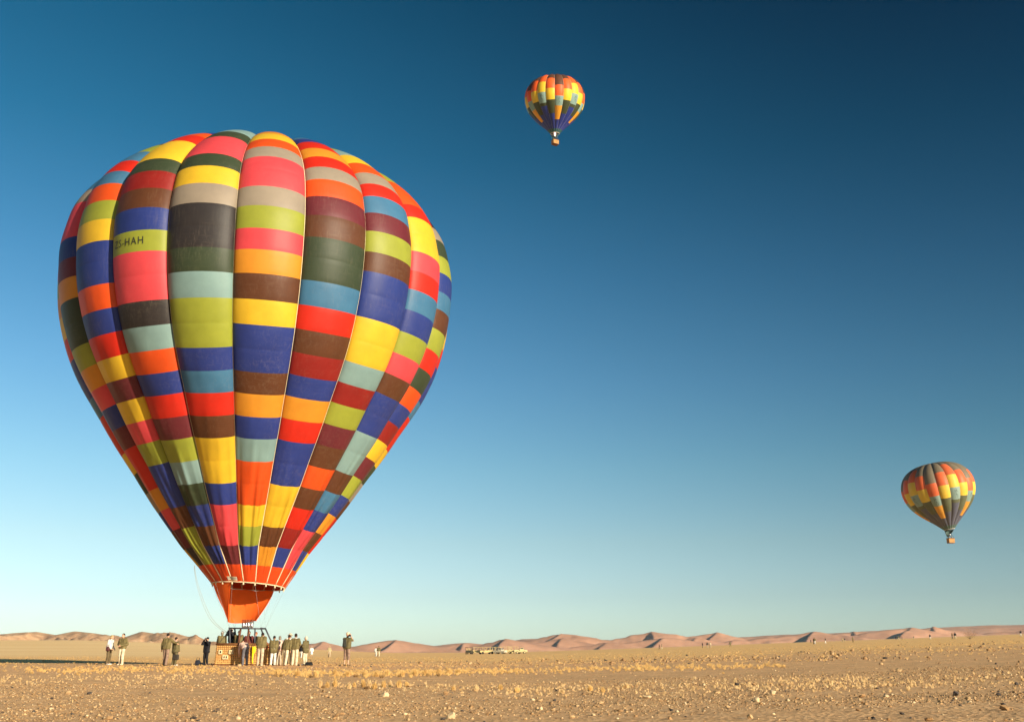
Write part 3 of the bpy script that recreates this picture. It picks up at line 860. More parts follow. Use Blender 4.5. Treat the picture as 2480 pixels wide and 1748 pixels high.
def fan_points(n, r0, r1, a0=-.56, a1=.56, power=1.0):
    r = np.sqrt(RNG.uniform(r0 ** 2, r1 ** 2, n)) if power == 1 else r0 * (r1 / r0) ** RNG.uniform(0, 1, n)
    a = RNG.uniform(a0, a1, n); x = a * r; return np.stack([x, r, ground_z(x, r)], -1)


def in_px(P):
    X, Y, Z = P[:, 0], P[:, 1], P[:, 2] - CAM_H
    d = Y * math.cos(PITCH) + Z * math.sin(PITCH); u = -Y * math.sin(PITCH) + Z * math.cos(PITCH)
    return CX + F_PX * X / d, CY - F_PX * u / d


def build_gravel():
    octa = []
    for k in range(5):
        rg = np.random.default_rng(40 + k); V = np.array([(1, 0, 0), (0, 1, 0), (-1, 0, 0), (0, -1, 0), (.15, .1, 1), (0, 0, -1.)]) * .5 * (1 + .3 * rg.normal(size=(6, 1)).clip(-.8, .8))
        octa.append((V, np.array([(0, 1, 4), (1, 2, 4), (2, 3, 4), (3, 0, 4), (1, 0, 5), (2, 1, 5), (3, 2, 5), (0, 3, 5)])))
    for i, (m, frac) in enumerate(zip(M_STONE, (.36, .46, .07, .08))):
        parts = [fan_points(int(60000 * frac), 11, 24), fan_points(int(16000 * frac), 20, 60, power=0)]
        P = np.concatenate(parts)
        sz = np.clip(RNG.lognormal(math.log(.0175), .42, len(P)), .008, .07) * (1 + .012 * np.maximum(P[:, 1] - 20, 0))
        # thin out in patches
        keep = RNG.uniform(0, 1, len(P)) < .50 + 2.4 * fbm(P[:, 0] / 2.6, P[:, 1] / 1.8, 21, 3)
        scatter('gravel', P[keep], sz[keep], octa, m)
    # the low line of rubble across the plain behind
    n = 1800; px = RNG.uniform(500, 2620, n); yb = np.interp(px, [500, 900, 1240, 1500, 1860, 2480, 2620], [1612, 1610, 1604, 1602, 1597, 1582, 1577])
    py = yb + RNG.normal(0, 3.6, n) + RNG.choice([0, -7.0], n, p=[.65, .35]); P = px_ground(px, np.maximum(py, 1550)); ok = (P[:, 1] > 22) & (P[:, 1] < 110)
    ok &= RNG.uniform(0, 1, n) < np.interp(px, [500, 1000, 1300, 1900, 2600], [.22, .4, .75, .95, .95])
    P = P[ok]; sz = np.clip(RNG.lognormal(math.log(.078), .45, len(P)), .03, .26) * np.clip(P[:, 1] / 45, .75, 1.4)
    tm = [rock_arrays(rock_template(60 + k, 1)) for k in range(4)]
    h = RNG.integers(0, 10, len(P))
    scatter('rubble', P[h < 6], sz[h < 6], tm, M_STONE[1], (.7, 1.1)); scatter('rubble', P[h >= 7], sz[h >= 7], tm, M_STONE[0], (.7, 1.1)); scatter('rubble', P[h == 6], sz[h == 6], tm, M_STONE[2], (.7, 1.0))
    # scattered far stones on the golden plain
    P = fan_points(1500, 45, 170, power=0); scatter('rubble', P, np.clip(RNG.lognormal(math.log(.08), .4, len(P)), .04, .22), tm, M_STONE[1], (.6, 1))


def build_stones():
    spec = [  # photo x, photo y of the foot, width in photo px, height/width, material, label
        (1093, 1739, 17, 1.05, 3, 'pale pointed stone casting a long shadow near the bottom of the foreground'),
        (932, 1686, 19, .72, 3, 'pale lump of stone below the golden grass, right of the balloon basket'),
        (790, 1687, 10, .65, 0, 'small tan stone on bare gravel below the crowd at the basket'),
        (1078, 1681, 11, .9, 1, 'tilted stone dark on one side at the edge of the pale grass'),
        (1833, 1699, 15, .95, 3, 'blocky pale stone with a shaded left face in the right foreground'),
        (1568, 1690, 20, .42, 3, 'low flat pale stone behind its own dark shadow in mid foreground'),
        (1343, 1697, 9, .75, 2, 'small dark stone left of the low flat pale stone'),
        (2315, 1684, 16, .75, 2, 'largest dark grey boulder in the right foreground'),
        (2431, 1708, 13, .7, 2, 'dark grey rounded stone nearest the right edge of the picture'),
        (2463, 1658, 9, .95, 2, 'dark egg shaped stone standing highest near the right edge'),
        (2419, 1684, 10, .8, 2, 'dark angular stone between two larger dark boulders at far right'),
        (1817, 1739, 13, 1.0, 0, 'tan upright stone in the bottom right foreground'),
        (2104, 1741, 10, .7, 1, 'brown stone touching a darker one at the bottom right'),
        (2116, 1741, 10, .75, 2, 'dark stone touching a brown one at the bottom right'),
        (2345, 1694, 12, .7, 0, 'tan stone half sunk below the largest dark boulder'),
        (2147, 1688, 11, .7, 3, 'pale stone casting a shadow left in the right foreground'),
        (2176, 1625, 17, .55, 0, 'long tan slab of rock alone on the bare brown flat'),
        (2277, 1699, 10, .55, 0, 'flat ochre stone left of the half sunk tan stone'),
        (1872, 1681, 14, .9, 3, 'pale peaked stone beside the cream grass tufts'),
        (165, 1680, 16, .55, 0, 'tan flat stone on the gravel at lower left'),
        (487, 1708, 11, .6, 1, 'brown stone on bare gravel below the leftmost wicker basket corner'),
        (1310, 1718, 9, .9, 3, 'cream pebble standing up from the gravel, bottom centre'),
        (470, 1740, 14, .4, 2, 'flat dark slab at the bottom left of the foreground'),
        (1762, 1712, 12, .55, 0, 'tan stone with a dark shadow left of the blocky pale stone')]
    for k, (px, py, w, hw, mi, label) in enumerate(spec):
        p = px_ground(np.array([px]), np.array([py]))[0]; me = rock_template(100 + k, 2, 1.0); o = link_mesh('stone', me, M_STONE[mi])
        size = w / F_PX * p[1] * 1.15; o.scale = (size, size * .9, size * hw); o.location = p + np.array((0, 0, size * hw * .28)); o.rotation_euler = (0, 0, random.random() * 6)
        setp(o, label, 'stone', 'larger stones on the gravel plain')
    tm = [rock_template(200 + k, 1, .75) for k in range(6)]
    for k, me in enumerate(tm): me.materials.append(M_STONE[(0, 1, 3, 1, 2, 0)[k]])
    px = RNG.uniform(0, 2480, 230); py = 1655 + 93 * RNG.uniform(0, 1, 230) ** .8
    P = px_ground(px, py)
    for k in range(230):
        o = bpy.data.objects.new('stone', tm[k % 6]); COL.objects.link(o); s = float(np.clip(RNG.lognormal(math.log(.040), .42), .025, .12)) * (P[k, 1] / 15) ** .4
        o.scale = (s * random.uniform(.8, 1.3), s * random.uniform(.8, 1.2), s * random.uniform(.6, 1.1)); o.location = P[k] + np.array((0, 0, s * .2)); o.rotation_euler = (random.uniform(-.3, .3), random.uniform(-.3, .3), random.random() * 6.3)
        setp(o, 'small loose angular stone lying on the bare gravel foreground', 'stone', 'small loose stones on the gravel foreground')


def grass_material(name, tip, root):
    m = bpy.data.materials.new(name); m.use_nodes = True; nt = m.node_tree; b = nt.nodes['Principled BSDF']
    b.inputs['Roughness'].default_value = .75; b.inputs['Specular IOR Level'].default_value = .15
    geo = nt.nodes.new('ShaderNodeNewGeometry')
    n = N(nt, 'ShaderNodeTexNoise', i_Scale=2.3, i_Detail=3.0); nt.links.new(geo.outputs['Position'], n.inputs[0])
    r = ramp(nt, [(.35, root), (.62, tip)]); nt.links.new(n.outputs[0], r.inputs[0]); nt.links.new(r.outputs[0], b.inputs['Base Color'])
    tr = nt.nodes.new('ShaderNodeBsdfTranslucent'); nt.links.new(r.outputs[0], tr.inputs[0]); mx = nt.nodes.new('ShaderNodeMixShader'); mx.inputs[0].default_value = .3
    nt.links.new(b.outputs[0], mx.inputs[1]); nt.links.new(tr.outputs[0], mx.inputs[2]); nt.links.new(mx.outputs[0], nt.nodes['Material Output'].inputs[0])
    return m


M_GOLD = grass_material('dry_grass_gold', (.76, .51, .20), (.58, .36, .125)); M_CREAM = grass_material('dry_grass_cream', (.76, .55, .28), (.60, .40, .18)); M_BROWN = grass_material('dry_grass_brown', (.40, .25, .11), (.22, .13, .06))


def tuft_arrays(P, rad, hgt, blades, spread=.9, wblade=.012):
    n = len(P); T = n * blades; base = np.repeat(P, blades, 0); rad = np.repeat(rad, blades); hgt = np.repeat(hgt, blades)
    a = RNG.uniform(0, 6.283, T); q = np.sqrt(RNG.uniform(0, 1, T)); r0 = rad * q * .45
    root = base + np.stack([r0 * np.cos(a), r0 * np.sin(a), -.01 + 0 * a], -1)
    h = hgt * (1 - .45 * q ** 2) * RNG.uniform(.6, 1.1, T); r1 = rad * q * spread
    a2 = a + RNG.normal(0, .35, T)
    tip = base + np.stack([r1 * np.cos(a2), r1 * np.sin(a2), h], -1); mid = .5 * (root + tip) + np.array((0, 0, 1.0)) * (h * .12)[:, None]
    f = RNG.uniform(0, 3.14, T); w = wblade * (1 + .022 * np.maximum(base[:, 1] - 20, 0)) * RNG.uniform(.7, 1.4, T); s = np.stack([np.cos(f), np.sin(f) * .4, 0 * f], -1) * w[:, None]
    V = np.stack([root - s * .6, root + s * .6, mid + s, mid - s, tip], 1).reshape(-1, 3)
    i = np.arange(T)[:, None] * 5
    Fc = np.concatenate([i + np.array([[0, 1, 2]]), i + np.array([[0, 2, 3]]), i + np.array([[3, 2, 4]])])
    return V, Fc


def build_grass():
    def band(n, xs, ys, th, dens, rad, hgt, blades, m, name='dry_grass', wb=.012):
        px = RNG.uniform(xs[0], xs[-1], n); py = np.interp(px, xs, ys) + RNG.normal(0, 1, n) * np.interp(px, xs, th) * .6
        k = RNG.uniform(0, 1, n) < np.interp(px, xs, dens) * np.clip(.75 + 1.5 * fbm(px / 60, py / 9, 31, 3), .1, 1.2)
        P = px_ground(px[k], py[k]); s = np.clip(RNG.lognormal(0, .32, len(P)), .45, 1.9)
        V, Fc = tuft_arrays(P, rad * s, hgt * s, blades, wblade=wb); o = fast_mesh(name, V, Fc, 3, m); o['kind'] = 'stuff'
    A_x = [-60, 250, 500, 620, 800, 1000, 1240, 1500, 1700, 1860, 2000, 2200, 2480, 2560]; A_y = [1646, 1643, 1641, 1650, 1657, 1659, 1668, 1672, 1664, 1655, 1655, 1654, 1640, 1637]
    band(3100, A_x, A_y, [9, 13, 13, 11, 12, 13, 17, 14, 16, 15, 16, 17, 15, 12], [.5, .8, .75, .35, .3, .35, .8, .4, .55, .85, .95, .5, .3, .25], .026, .042, 12, M_CREAM, wb=.0055)
    B_x = [60, 150, 300, 500, 620, 760, 900, 1050, 1150, 1300, 1500, 1700, 1900]; B_y = [1626, 1624, 1620, 1622, 1627, 1630, 1631, 1629, 1626, 1625, 1620, 1616, 1612]
    band(3000, B_x, B_y, [5, 7, 8, 8, 8, 8, 8, 7, 6, 6, 6, 6, 5], [.2, .5, .8, .7, .75, .9, 1, 1, .85, .75, .5, .35, .2], .065, .080, 24, M_GOLD, wb=.0042)
    # thin gold grass over the plain behind
    P = fan_points(7000, 36, 190, power=0); k = RNG.uniform(0, 1, len(P)) < np.clip(.55 + 2.2 * fbm(P[:, 0] / 14, P[:, 1] / 6, 77, 3), .05, 1) * np.clip((P[:, 1] - 34) / 22, .1, 1)
    P = P[k]; s = np.clip(RNG.lognormal(0, .35, len(P)), .4, 2); V, Fc = tuft_arrays(P, .07 * s, .055 * s, 12, wblade=.005); o = fast_mesh('dry_grass', V, Fc, 3, M_GOLD); o['kind'] = 'stuff'
    P = fan_points(160, 12, 40, power=0); s = np.clip(RNG.lognormal(0, .3, len(P)), .5, 1.6); V, Fc = tuft_arrays(P, .025 * s, .03 * s, 6, wblade=.005); o = fast_mesh('dry_grass', V, Fc, 3, M_CREAM); o['kind'] = 'stuff'
    # the rounded tufts that stand out one by one
    spots = [(775, 1664, 13, 21), (793, 1664, 12, 17), (811, 1663, 13, 20), (845, 1667, 13, 16), (858, 1664, 10, 14), (880, 1663, 13, 19), (893, 1665, 13, 22), (907, 1668, 14, 17), (929, 1664, 12, 20), (944, 1663, 10, 15), (966, 1664, 16, 20), (985, 1662, 12, 14),
             (672, 1634, 14, 18), (720, 1636, 14, 16), (765, 1637, 14, 17), (812, 1636, 14, 18), (842, 1637, 15, 17), (884, 1637, 15, 17), (912, 1638, 14, 17), (938, 1636, 14, 16), (975, 1636, 13, 15), (1005, 1635, 14, 16), (1030, 1634, 14, 16), (1062, 1633, 15, 17), (1088, 1632, 16, 17), (700, 1630, 12, 13), (1110, 1631, 12, 13),
             (1515, 1666, 22, 14), (1430, 1672, 14, 14), (1460, 1676, 12, 13), (1362, 1679, 12, 12), (1252, 1676, 16, 14), (1212, 1669, 13, 13), (1153, 1672, 14, 16), (1098, 1671, 12, 11)]
    nth = lambda L, v: ['leftmost', 'second', 'third', 'fourth', 'fifth', 'sixth', 'seventh', 'eighth', 'ninth', 'tenth', 'eleventh', 'twelfth', 'thirteenth', 'fourteenth', 'fifteenth', 'sixteenth', 'seventeenth', 'eighteenth', 'nineteenth', 'twentieth', 'twenty first'][sorted(L).index(v)]
    gx = [q[0] for q in spots if q[1] < 1645]; cx_ = [q[0] for q in spots if q[1] >= 1645]
    for k, (px, py, w, h) in enumerate(spots):
        p = px_ground(np.array([px]), np.array([py]))[0]; u = p[1] / F_PX
        V, Fc = tuft_arrays(np.zeros((1, 3)), np.array([w * u * .62]), np.array([h * u]), 110, .85, .008)
        o = fast_mesh('grass_tuft', V, Fc, 3, M_GOLD if py < 1645 or k % 3 else M_CREAM); o.location = p
        gold = py < 1645
        setp(o, ('rounded golden grass tuft in the farther band, %s from the left' % nth(gx, px) if gold else 'rounded pale grass tuft in the nearer band, %s from the left' % nth(cx_, px)).replace('leftmost from the left', 'leftmost of all'), 'grass tuft',
             'golden tufts in the farther grass band' if gold else 'pale tufts in the nearer grass band')
    # dead brown clumps among the gold
    dead = ((668, 1637, 12), (680, 1638, 13), (753, 1640, 14), (862, 1639, 18), (888, 1668, 18), (925, 1641, 12), (968, 1639, 11), (1062, 1637, 10), (1036, 1637, 8), (783, 1666, 12))
    for px, py, w in dead:
        p = px_ground(np.array([px]), np.array([py]))[0]; u = p[1] / F_PX
        V, Fc = tuft_arrays(np.zeros((1, 3)), np.array([w * u * .6]), np.array([9 * u]), 60, .9, .008); o = fast_mesh('grass_tuft', V, Fc, 3, M_BROWN); o.location = p
        setp(o, ('dead brown grass clump among the golden tufts, %s from the left' % nth([q[0] for q in dead], px)).replace('leftmost from the left', 'leftmost of all'), 'grass tuft', 'dead brown clumps among the golden tufts')
    # twiggy dry bush on the right
    p = px_ground(np.array([2353]), np.array([1580]))[0]; u = p[1] / F_PX; root = empty('dry_bush', p); setp(root, 'leafless twiggy grey brown bush on the plain at the right', 'bush')
    bark = mat('dry_bark', (.20, .13, .075), .9, .1, .2); br = MB(); tw = MB()
    for k in range(46):
        a = RNG.uniform(0, 6.283); t = RNG.uniform(.2, 1.25); L = RNG.uniform(.6, 1.1) * 22 * u
        d = np.array((math.cos(a) * math.sin(t), math.sin(a) * math.sin(t), math.cos(t))); e_ = d * L; mid = e_ * .5 + RNG.normal(0, .04, 3); br.tube([(0, 0, 0), mid, e_], [.010, .007, .004], 4)
        for q in range(5):
            s0 = mid + (e_ - mid) * RNG.uniform(0, 1); tw.tube([s0, s0 + (d + RNG.normal(0, .6, 3)) * L * .3], [.005, .003], 3)
    br.obj('branches', bark, root); o = tw.obj('twigs', bark, root); o['kind'] = 'stuff'


build_gravel(); build_stones(); build_grass()

# ------------------------------------------------------------------ people
SKIN = mat('skin', (.42, .20, .115), .6, .3, .06); SKIN2 = mat('skin_fair', (.56, .31, .20), .6, .3, .06); SKIN3 = mat('skin_brown', (.16, .075, .045), .6, .3, .06)
CL = dict(olive=(.185, .145, .060), olive2=(.155, .125, .056), cream=(.74, .62, .42), white=(.80, .76, .68), taupe=(.30, .195, .14), beige=(.60, .47, .32), black=(.016, .016, .020), grey=(.16, .15, .165), brown=(.14, .10, .05), red=(.55, .045, .02),
          maroon=(.17, .04, .035), pink=(.78, .53, .42), khaki=(.45, .36, .2), hair_dark=(.028, .016, .012), hair_blond=(.52, .36, .15), hair_white=(.74, .66, .48), hair_grey=(.26, .22, .17), hair_red=(.36, .13, .05), dull=(.07, .062, .05), straw=(.74, .62, .42))
CL = {k: tuple(.82 * x for x in c) for k, c in CL.items()}
_cm = {}


def cloth(k):
    if k not in _cm: _cm[k] = mat('cloth_' + k if not k.startswith('hair') else k, CL[k], .85, .2, .16, 6, bump=.35, bscale=9)
    return _cm[k]


def soft(mb, name, m, parent, vox):
    o = mb.obj(name, m, parent, True)
    r = o.modifiers.new('remesh', 'REMESH'); r.mode = 'VOXEL'; r.voxel_size = vox; r.use_smooth_shade = True
    s = o.modifiers.new('smooth', 'SMOOTH'); s.iterations = 3; s.factor = .5
    return o


POSES = dict(down=((.275, .02, 1.13), (.295, -.05, .89)), clasp=((.29, .02, 1.15), (.045, -.25, 1.06)), camera=((.27, -.16, 1.30), (.075, -.21, 1.57)), hip=((.34, .05, 1.18), (.19, .02, 1.00)), front=((.24, -.05, 1.14), (.12, -.30, 1.12)),
             rest=((.24, -.10, 1.16), (.24, -.36, 1.10)), hold=((.23, .0, 1.13), (.16, -.22, .98)), around=((.36, -.05, 1.28), (.44, -.26, 1.22)), hang=((.24, -.06, 1.12), (.22, -.13, .86)), reach=((.23, -.26, 1.30), (.20, -.52, 1.24)))


def person(px, py_foot, py_top, face, label, top='olive', legs='cream', hair='hair_dark', skin=SKIN, larm='down', rarm='down', Yd=None, bend=0, lean=0, hat=None, shoes='brown', long=False, short=False, skirt=False, collar=None, vox=.016,
           step=.0, base_z=None, name='person', group=None, head_down=0, height=None, strap=False):
    """face: heading in degrees, 0 = towards the camera, 90 = to the right of the picture"""
    if Yd is None: Yd = 59.0
    X, Y, Z = px_at(px, Yd)
    if base_z is not None: Z = base_z
    H = height or max(.9, (py_foot - py_top) / F_PX * Yd * 1.01)
    k = H / 1.75
    root = empty(name, (X, Y, Z), R_(face)); root.scale = (k, k, k); setp(root, label, 'person', group)
    near = vox < .02
    M = Matrix.Translation((0, 0, .95)) @ Matrix.Rotation(R_(bend), 4, 'X') @ Matrix.Rotation(R_(lean), 4, 'Y') @ Matrix.Translation((0, 0, -.95))
    up = lambda p: tuple(M @ Vector(p))
    arms = []
    for sx, a in ((-1, rarm), (1, larm)):
        (ex, ey, ez), (wx, wy, wz) = POSES[a]; arms.append(((.185 * sx, 0, 1.41), (ex * sx, ey, ez), (wx * sx, wy, wz)))
    legs_p = []
    for sx in (-1, 1):
        st = step * sx
        legs_p.append(((.09 * sx, 0, .92), (.105 * sx, -.03 - st * .5, .50), (.115 * sx, .02 - st, .085), (.14 * sx, -.15 - st, .035)))
    hc = np.array((0, -.02 - head_down * .08, 1.625 - head_down * .05))
    # body: one continuous figure
    b = MB()
    b.caps(up((0, 0, 1.40)), up(hc - (0, 0, .06)), .056, .055)
    b.ball(up(hc), (.078, .096, .118)); b.ball(up(hc + (0, -.03, -.05)), (.058, .07, .065))
    b.ball(up(hc + (0, -.105, -.012)), (.014, .022, .024), 8, 6); b.ball(up(hc + (0, -.092, -.062)), (.026, .012, .010), 8, 6)
    for sx in (-1, 1): b.ball(up(hc + (.08 * sx, .005, -.005)), (.014, .024, .034), 8, 6)
    b.caps(up((-.08, 0, 1.0)), up((-.09, 0, 1.36)), .10, .095); b.caps(up((.08, 0, 1.0)), up((.09, 0, 1.36)), .10, .095); b.caps((-.07, 0, .95), (.07, 0, .95), .105, .105)
    for sh, el, wr in arms:
        S, E_, W = up(sh), up(el), up(wr); b.caps(S, E_, .052, .042); b.caps(E_, W, .041, .030)
        d = np.array(W) - np.array(E_); d /= np.linalg.norm(d); side = np.cross(d, (0.2, 1, .1)); side /= np.linalg.norm(side); nrm = np.cross(side, d)
        pl = np.array(W) + d * .085; b.caps(np.array(W), pl, .032, .038)
        if near:
            for q, (off, L) in enumerate(((-.030, .070), (-.010, .085), (.011, .080), (.031, .062))):
                f0 = pl + side * off; f1 = f0 + d * L * .55 + nrm * .008; b.caps(f0, f1, .012, .011, 6); b.caps(f1, f1 + d * L * .4 + nrm * .022, .011, .009, 6)
            t0 = np.array(W) + d * .03 + side * .03; b.caps(t0, t0 + d * .04 + side * .035, .014, .011, 6)
    for hp, kn, an, to in legs_p:
        b.caps(hp, kn, .080, .055); b.caps(kn, an, .053, .036); b.caps(an, to, .042, .034)
    soft(b, 'body', skin, root, .013 if near else .03)
    if near:
        for sx in (-1, 1): MB().ball(up(hc + (.032 * sx, -.091, .012)), (.013, .008, .009), 8, 6).obj('eye', cloth('black'), root, True)
    # top
    t = MB(); zb = .93 if not long else .80
    for sx in (-1, 1):
        t.caps(up((.105 * sx, .0, zb + .08)), up((.125 * sx, 0, 1.34)), .145, .135); t.caps(up((.02 * sx, .0, 1.39)), up((.195 * sx, 0, 1.395)), .092, .088)
        t.caps(up((.09 * sx, -.02, 1.0)), up((.05 * sx, -.03, 1.2)), .12, .12)
    t.caps(up((0, 0, 1.40)), up((0, -.005, 1.485)), .075, .066)
    t.caps(up((-.07, .015, zb + .06)), up((.07, .015, zb + .06)), .168, .168); t.caps(up((-.05, 0, 1.15)), up((.05, 0, 1.15)), .142, .142); t.caps(up((0, .012, 1.0)), up((0, .012, 1.34)), .150, .140)
    for sh, el, wr in arms:
        S, E_, W = map(np.array, (up(sh), up(el), up(wr)))
        if short: t.caps(S, S + (E_ - S) * .75, .075, .068)
        else: t.caps(S, E_, .092, .078); t.caps(E_, E_ + (W - E_) * .93, .076, .058)
    soft(t, 'jacket', cloth(top), root, vox)
    if collar:
        c = MB(); c.tube([up((.085 * math.cos(a), -.01 + .085 * math.sin(a), 1.475 + .03 * math.sin(a))) for a in np.linspace(0, 6.283, 13)[:-1]], .035, 6, closed=True); soft(c, 'collar', cloth(collar), root, vox)
    if strap: MB().tube([up((-.15, .10, 1.44)), up((-.02, .15, 1.25)), up((.15, .12, 1.0))], .02, 5).obj('bag_strap', cloth('dull'), root)
    # legs
    if skirt:
        s = MB(); s.lathe([(.13, 1.0), (.17, .9), (.24, .62), (.27, .42)], (0, 0, 0), 14); s.obj('skirt', cloth(legs), root, True)
    else:
        g = MB(); g.caps((-.075, .01, .95), (.075, .01, .95), .138, .138)
        for hp, kn, an, to in legs_p:
            hp, kn, an = map(np.array, (hp, kn, an)); g.caps(hp, kn, .112, .090)
            e2 = an + (0, 0, .0) if not short == 'legs' else kn + (an - kn) * .35
            g.caps(kn, e2, .088, .078)
        soft(g, 'trousers', cloth(legs), root, vox)
    for hp, kn, an, to in legs_p:
        sb = MB(); sb.caps(np.array(an) - (0, 0, .03), to, .050, .042); sb.caps((an[0], an[1] + .03, .045), to, .045, .040); soft(sb, 'shoe', cloth(shoes), root, vox)
    # hair / hat
    if hair:
        hb = MB(); hb.ball(up(hc + (0, .018, .03)), (.088, .098, .105))
        if hair in ('hair_blond', 'hair_grey'): hb.ball(up(hc + (0, .045, -.04)), (.085, .07, .10))
        soft(hb, 'hair', cloth(hair), root, vox)
    if hat:
        kind, hm = hat; h = MB()
        if kind == 'cap': h.ball(up(hc + (0, .01, .055)), (.098, .108, .085)); h.caps(up(hc + (-.05, -.10, .055)), up(hc + (.05, -.10, .055)), .02, .02); h.caps(up(hc + (-.04, -.15, .045)), up(hc + (.04, -.15, .045)), .018, .018)
        else: h.ball(up(hc + (0, .005, .07)), (.10, .112, .085)); h.ball(up(hc + (0, .0, .045)), (.20, .21, .022), 16, 6)
        soft(h, 'hat', cloth(hm), root, vox)
    root['_up'] = 0; del root['_up']
    return root, up, k


def build_people():
    P = person
    P(260.5, 1606, 1540, 78, 'blonde person in a white blouse with a maroon shoulder bag, leftmost of the bystanders', 'white', 'brown', 'hair_blond', SKIN2, 'hold', 'hold', 60.5, 8, 0, shoes='white')
    a = P(292, 1607, 1537, -14, 'person in an olive sweater and cream trousers with hands clasped, beside the blonde one', 'olive', 'cream', 'hair_dark', SKIN2, 'clasp', 'clasp', 60.0, 0, 0, shoes='cream', long=False, step=.06)
    P(399, 1610, 1538, 168, 'tall person in olive jacket and taupe trousers, back turned, arm round another', 'olive', 'taupe', 'hair_dark', SKIN2, 'down', 'around', 57.4, 5, 0, step=.10)
    P(421, 1609, 1546, 150, 'smaller person in long olive jacket being hugged, black bag at the knees', 'olive2', 'olive2', 'hair_dark', SKIN2, 'hang', 'hang', 57.8, 0, 0, shoes='white', long=True, collar='pink', skirt=False, short=False)
    P(497, 1608, 1546, -25, 'person all in black raising a camera to the eye, left of the basket', 'black', 'black', 'hair_dark', SKIN2, 'camera', 'camera', 58.8, -3, 0, long=True, shoes='black')
    # outside, along the basket
    P(592, 1608, 1534, 212, 'person in grey trousers bending far over the basket edge', 'pink', 'grey', 'hair_dark', SKIN2, 'reach', 'reach', 57.75, 62, 0, shoes='grey', height=1.72)
    P(628.5, 1611, 1534, 176, 'tall broad person in olive jacket and beige trousers, back turned, head bowed, at the basket', 'olive', 'beige', 'hair_dark', SKIN2, 'hold', 'hold', 56.9, 10, 0, shoes='cream', head_down=1, step=.05)
    P(648, 1607, 1552, -100, 'stooping person in a red top half hidden at the right end of the basket', 'red', 'maroon', 'hair_dark', SKIN3, 'hang', 'hang', 59.6, 38, 0, shoes='black', height=1.62)
    P(660, 1606, 1540, 184, 'dark haired person in long olive jacket and white trousers, back turned, right of the basket', 'olive', 'white', 'hair_dark', SKIN, 'hold', 'hold', 57.8, 3, 0, long=True, shoes='brown')
    P(669.5, 1606, 1553, 190, 'person in black trousers mostly hidden behind the white trousered one', 'maroon', 'black', 'hair_dark', SKIN, 'down', 'down', 59.6, 0, 0, shoes='black')
    P(674.5, 1607, 1542, 215, 'grey haired person in pale pink shirt and beige trousers', 'pink', 'beige', 'hair_grey', SKIN2, 'clasp', 'clasp', 58.6, 2, 0, shoes='beige')
    P(690, 1609, 1540, 158, 'dark haired person in olive jacket leaning sideways with one arm hanging', 'olive', 'cream', 'hair_dark', SKIN, 'down', 'down', 57.6, 12, -7, shoes='taupe', step=.12)
    P(699, 1606, 1537, 200, 'person in a wide pale sun hat standing behind the leaning one', 'white', 'beige', 'hair_grey', SKIN2, 'front', 'front', 60.2, 0, 0, hat=('sun', 'straw'), shoes='brown')
    P(712.5, 1608, 1537, 172, 'person in olive jacket with a white collar, back turned, ending the crowd on the right', 'olive', 'cream', 'hair_dark', SKIN3, 'clasp', 'clasp', 57.9, 0, 0, collar='white', shoes='cream')
    P(738, 1607, 1543, -115, 'white haired person in olive jacket standing beside the black bag on the ground', 'olive2', 'cream', 'hair_white', SKIN2, 'front', 'front', 58.8, 0, 0, long=True, shoes='white')
    P(838.5, 1610, 1536, 158, 'person with a white cap and a backpack photographing, alone right of the crowd', 'olive2', 'taupe', None, SKIN2, 'camera', 'camera', 57.4, 0, 0, hat=('cap', 'straw'), short='legs', shoes='brown')
    # inside the basket, standing on its floor or kneeling on the seat
    fl = .14; g = 'passengers in the balloon basket'
    P(532.5, 1606, 1536, 196, 'passenger in a white hat and strapped olive jacket at the left end of the basket', 'olive', 'beige', 'hair_grey', SKIN2, 'rest', 'rest', 59.0, 14, 0, hat=('cap', 'white'), base_z=fl + .10, group=g, height=1.66, strap=True)
    P(555.5, 1606, 1524, -30, 'passenger in black vest and white cap standing tall with hands raised', 'black', 'black', None, SKIN2, 'camera', 'camera', 59.5, 0, 0, hat=('cap', 'white'), base_z=.42, group=g, height=1.68, collar='white')
    P(573, 1606, 1531, 190, 'pale haired passenger in olive jacket with a dark strap leaning on the basket rim', 'olive', 'beige', 'hair_white', SKIN2, 'rest', 'rest', 59.0, 16, 0, base_z=fl + .08, group=g, height=1.74, strap=True)
    P(598, 1606, 1532, 5, 'dark haired passenger in a maroon top between the two brown uprights', 'maroon', 'beige', 'hair_dark', SKIN2, 'clasp', 'clasp', 59.8, 0, 0, base_z=fl, group=g, height=1.76)
    P(615, 1606, 1533, -55, 'red haired passenger in dark clothes right of the brown uprights', 'black', 'black', 'hair_red', SKIN2, 'clasp', 'front', 59.8, 0, 0, base_z=fl, group=g, height=1.72)
    # middle distance
    fv = .028
    P(728.5, 1592, 1563.5, 170, 'person in dark top and white trousers walking off behind the crowd', 'black', 'white', 'hair_dark', SKIN, Yd=140, vox=fv, step=.15)
    P(754, 1587, 1563, 200, 'person in white skirt and top with a pink cap on the plain behind the crowd', 'white', 'white', 'hair_dark', SKIN2, Yd=165, vox=fv, skirt=True, hat=('cap', 'pink'))
    P(797, 1587, 1562, 10, 'person in beige striding across the plain left of the lone photographer', 'khaki', 'beige', 'hair_dark', SKIN, Yd=165, vox=fv, step=.22, hat=('cap', 'straw'))
    P(910, 1586, 1565, 175, 'person in all white walking, left one of a close pair on the plain', 'white', 'white', 'hair_dark', SKIN2, Yd=180, vox=fv, step=.15)
    P(916.5, 1587, 1563, 185, 'person in olive and white, right one of a close pair on the plain', 'olive2', 'cream', 'hair_dark', SKIN2, Yd=175, vox=fv, step=.2)
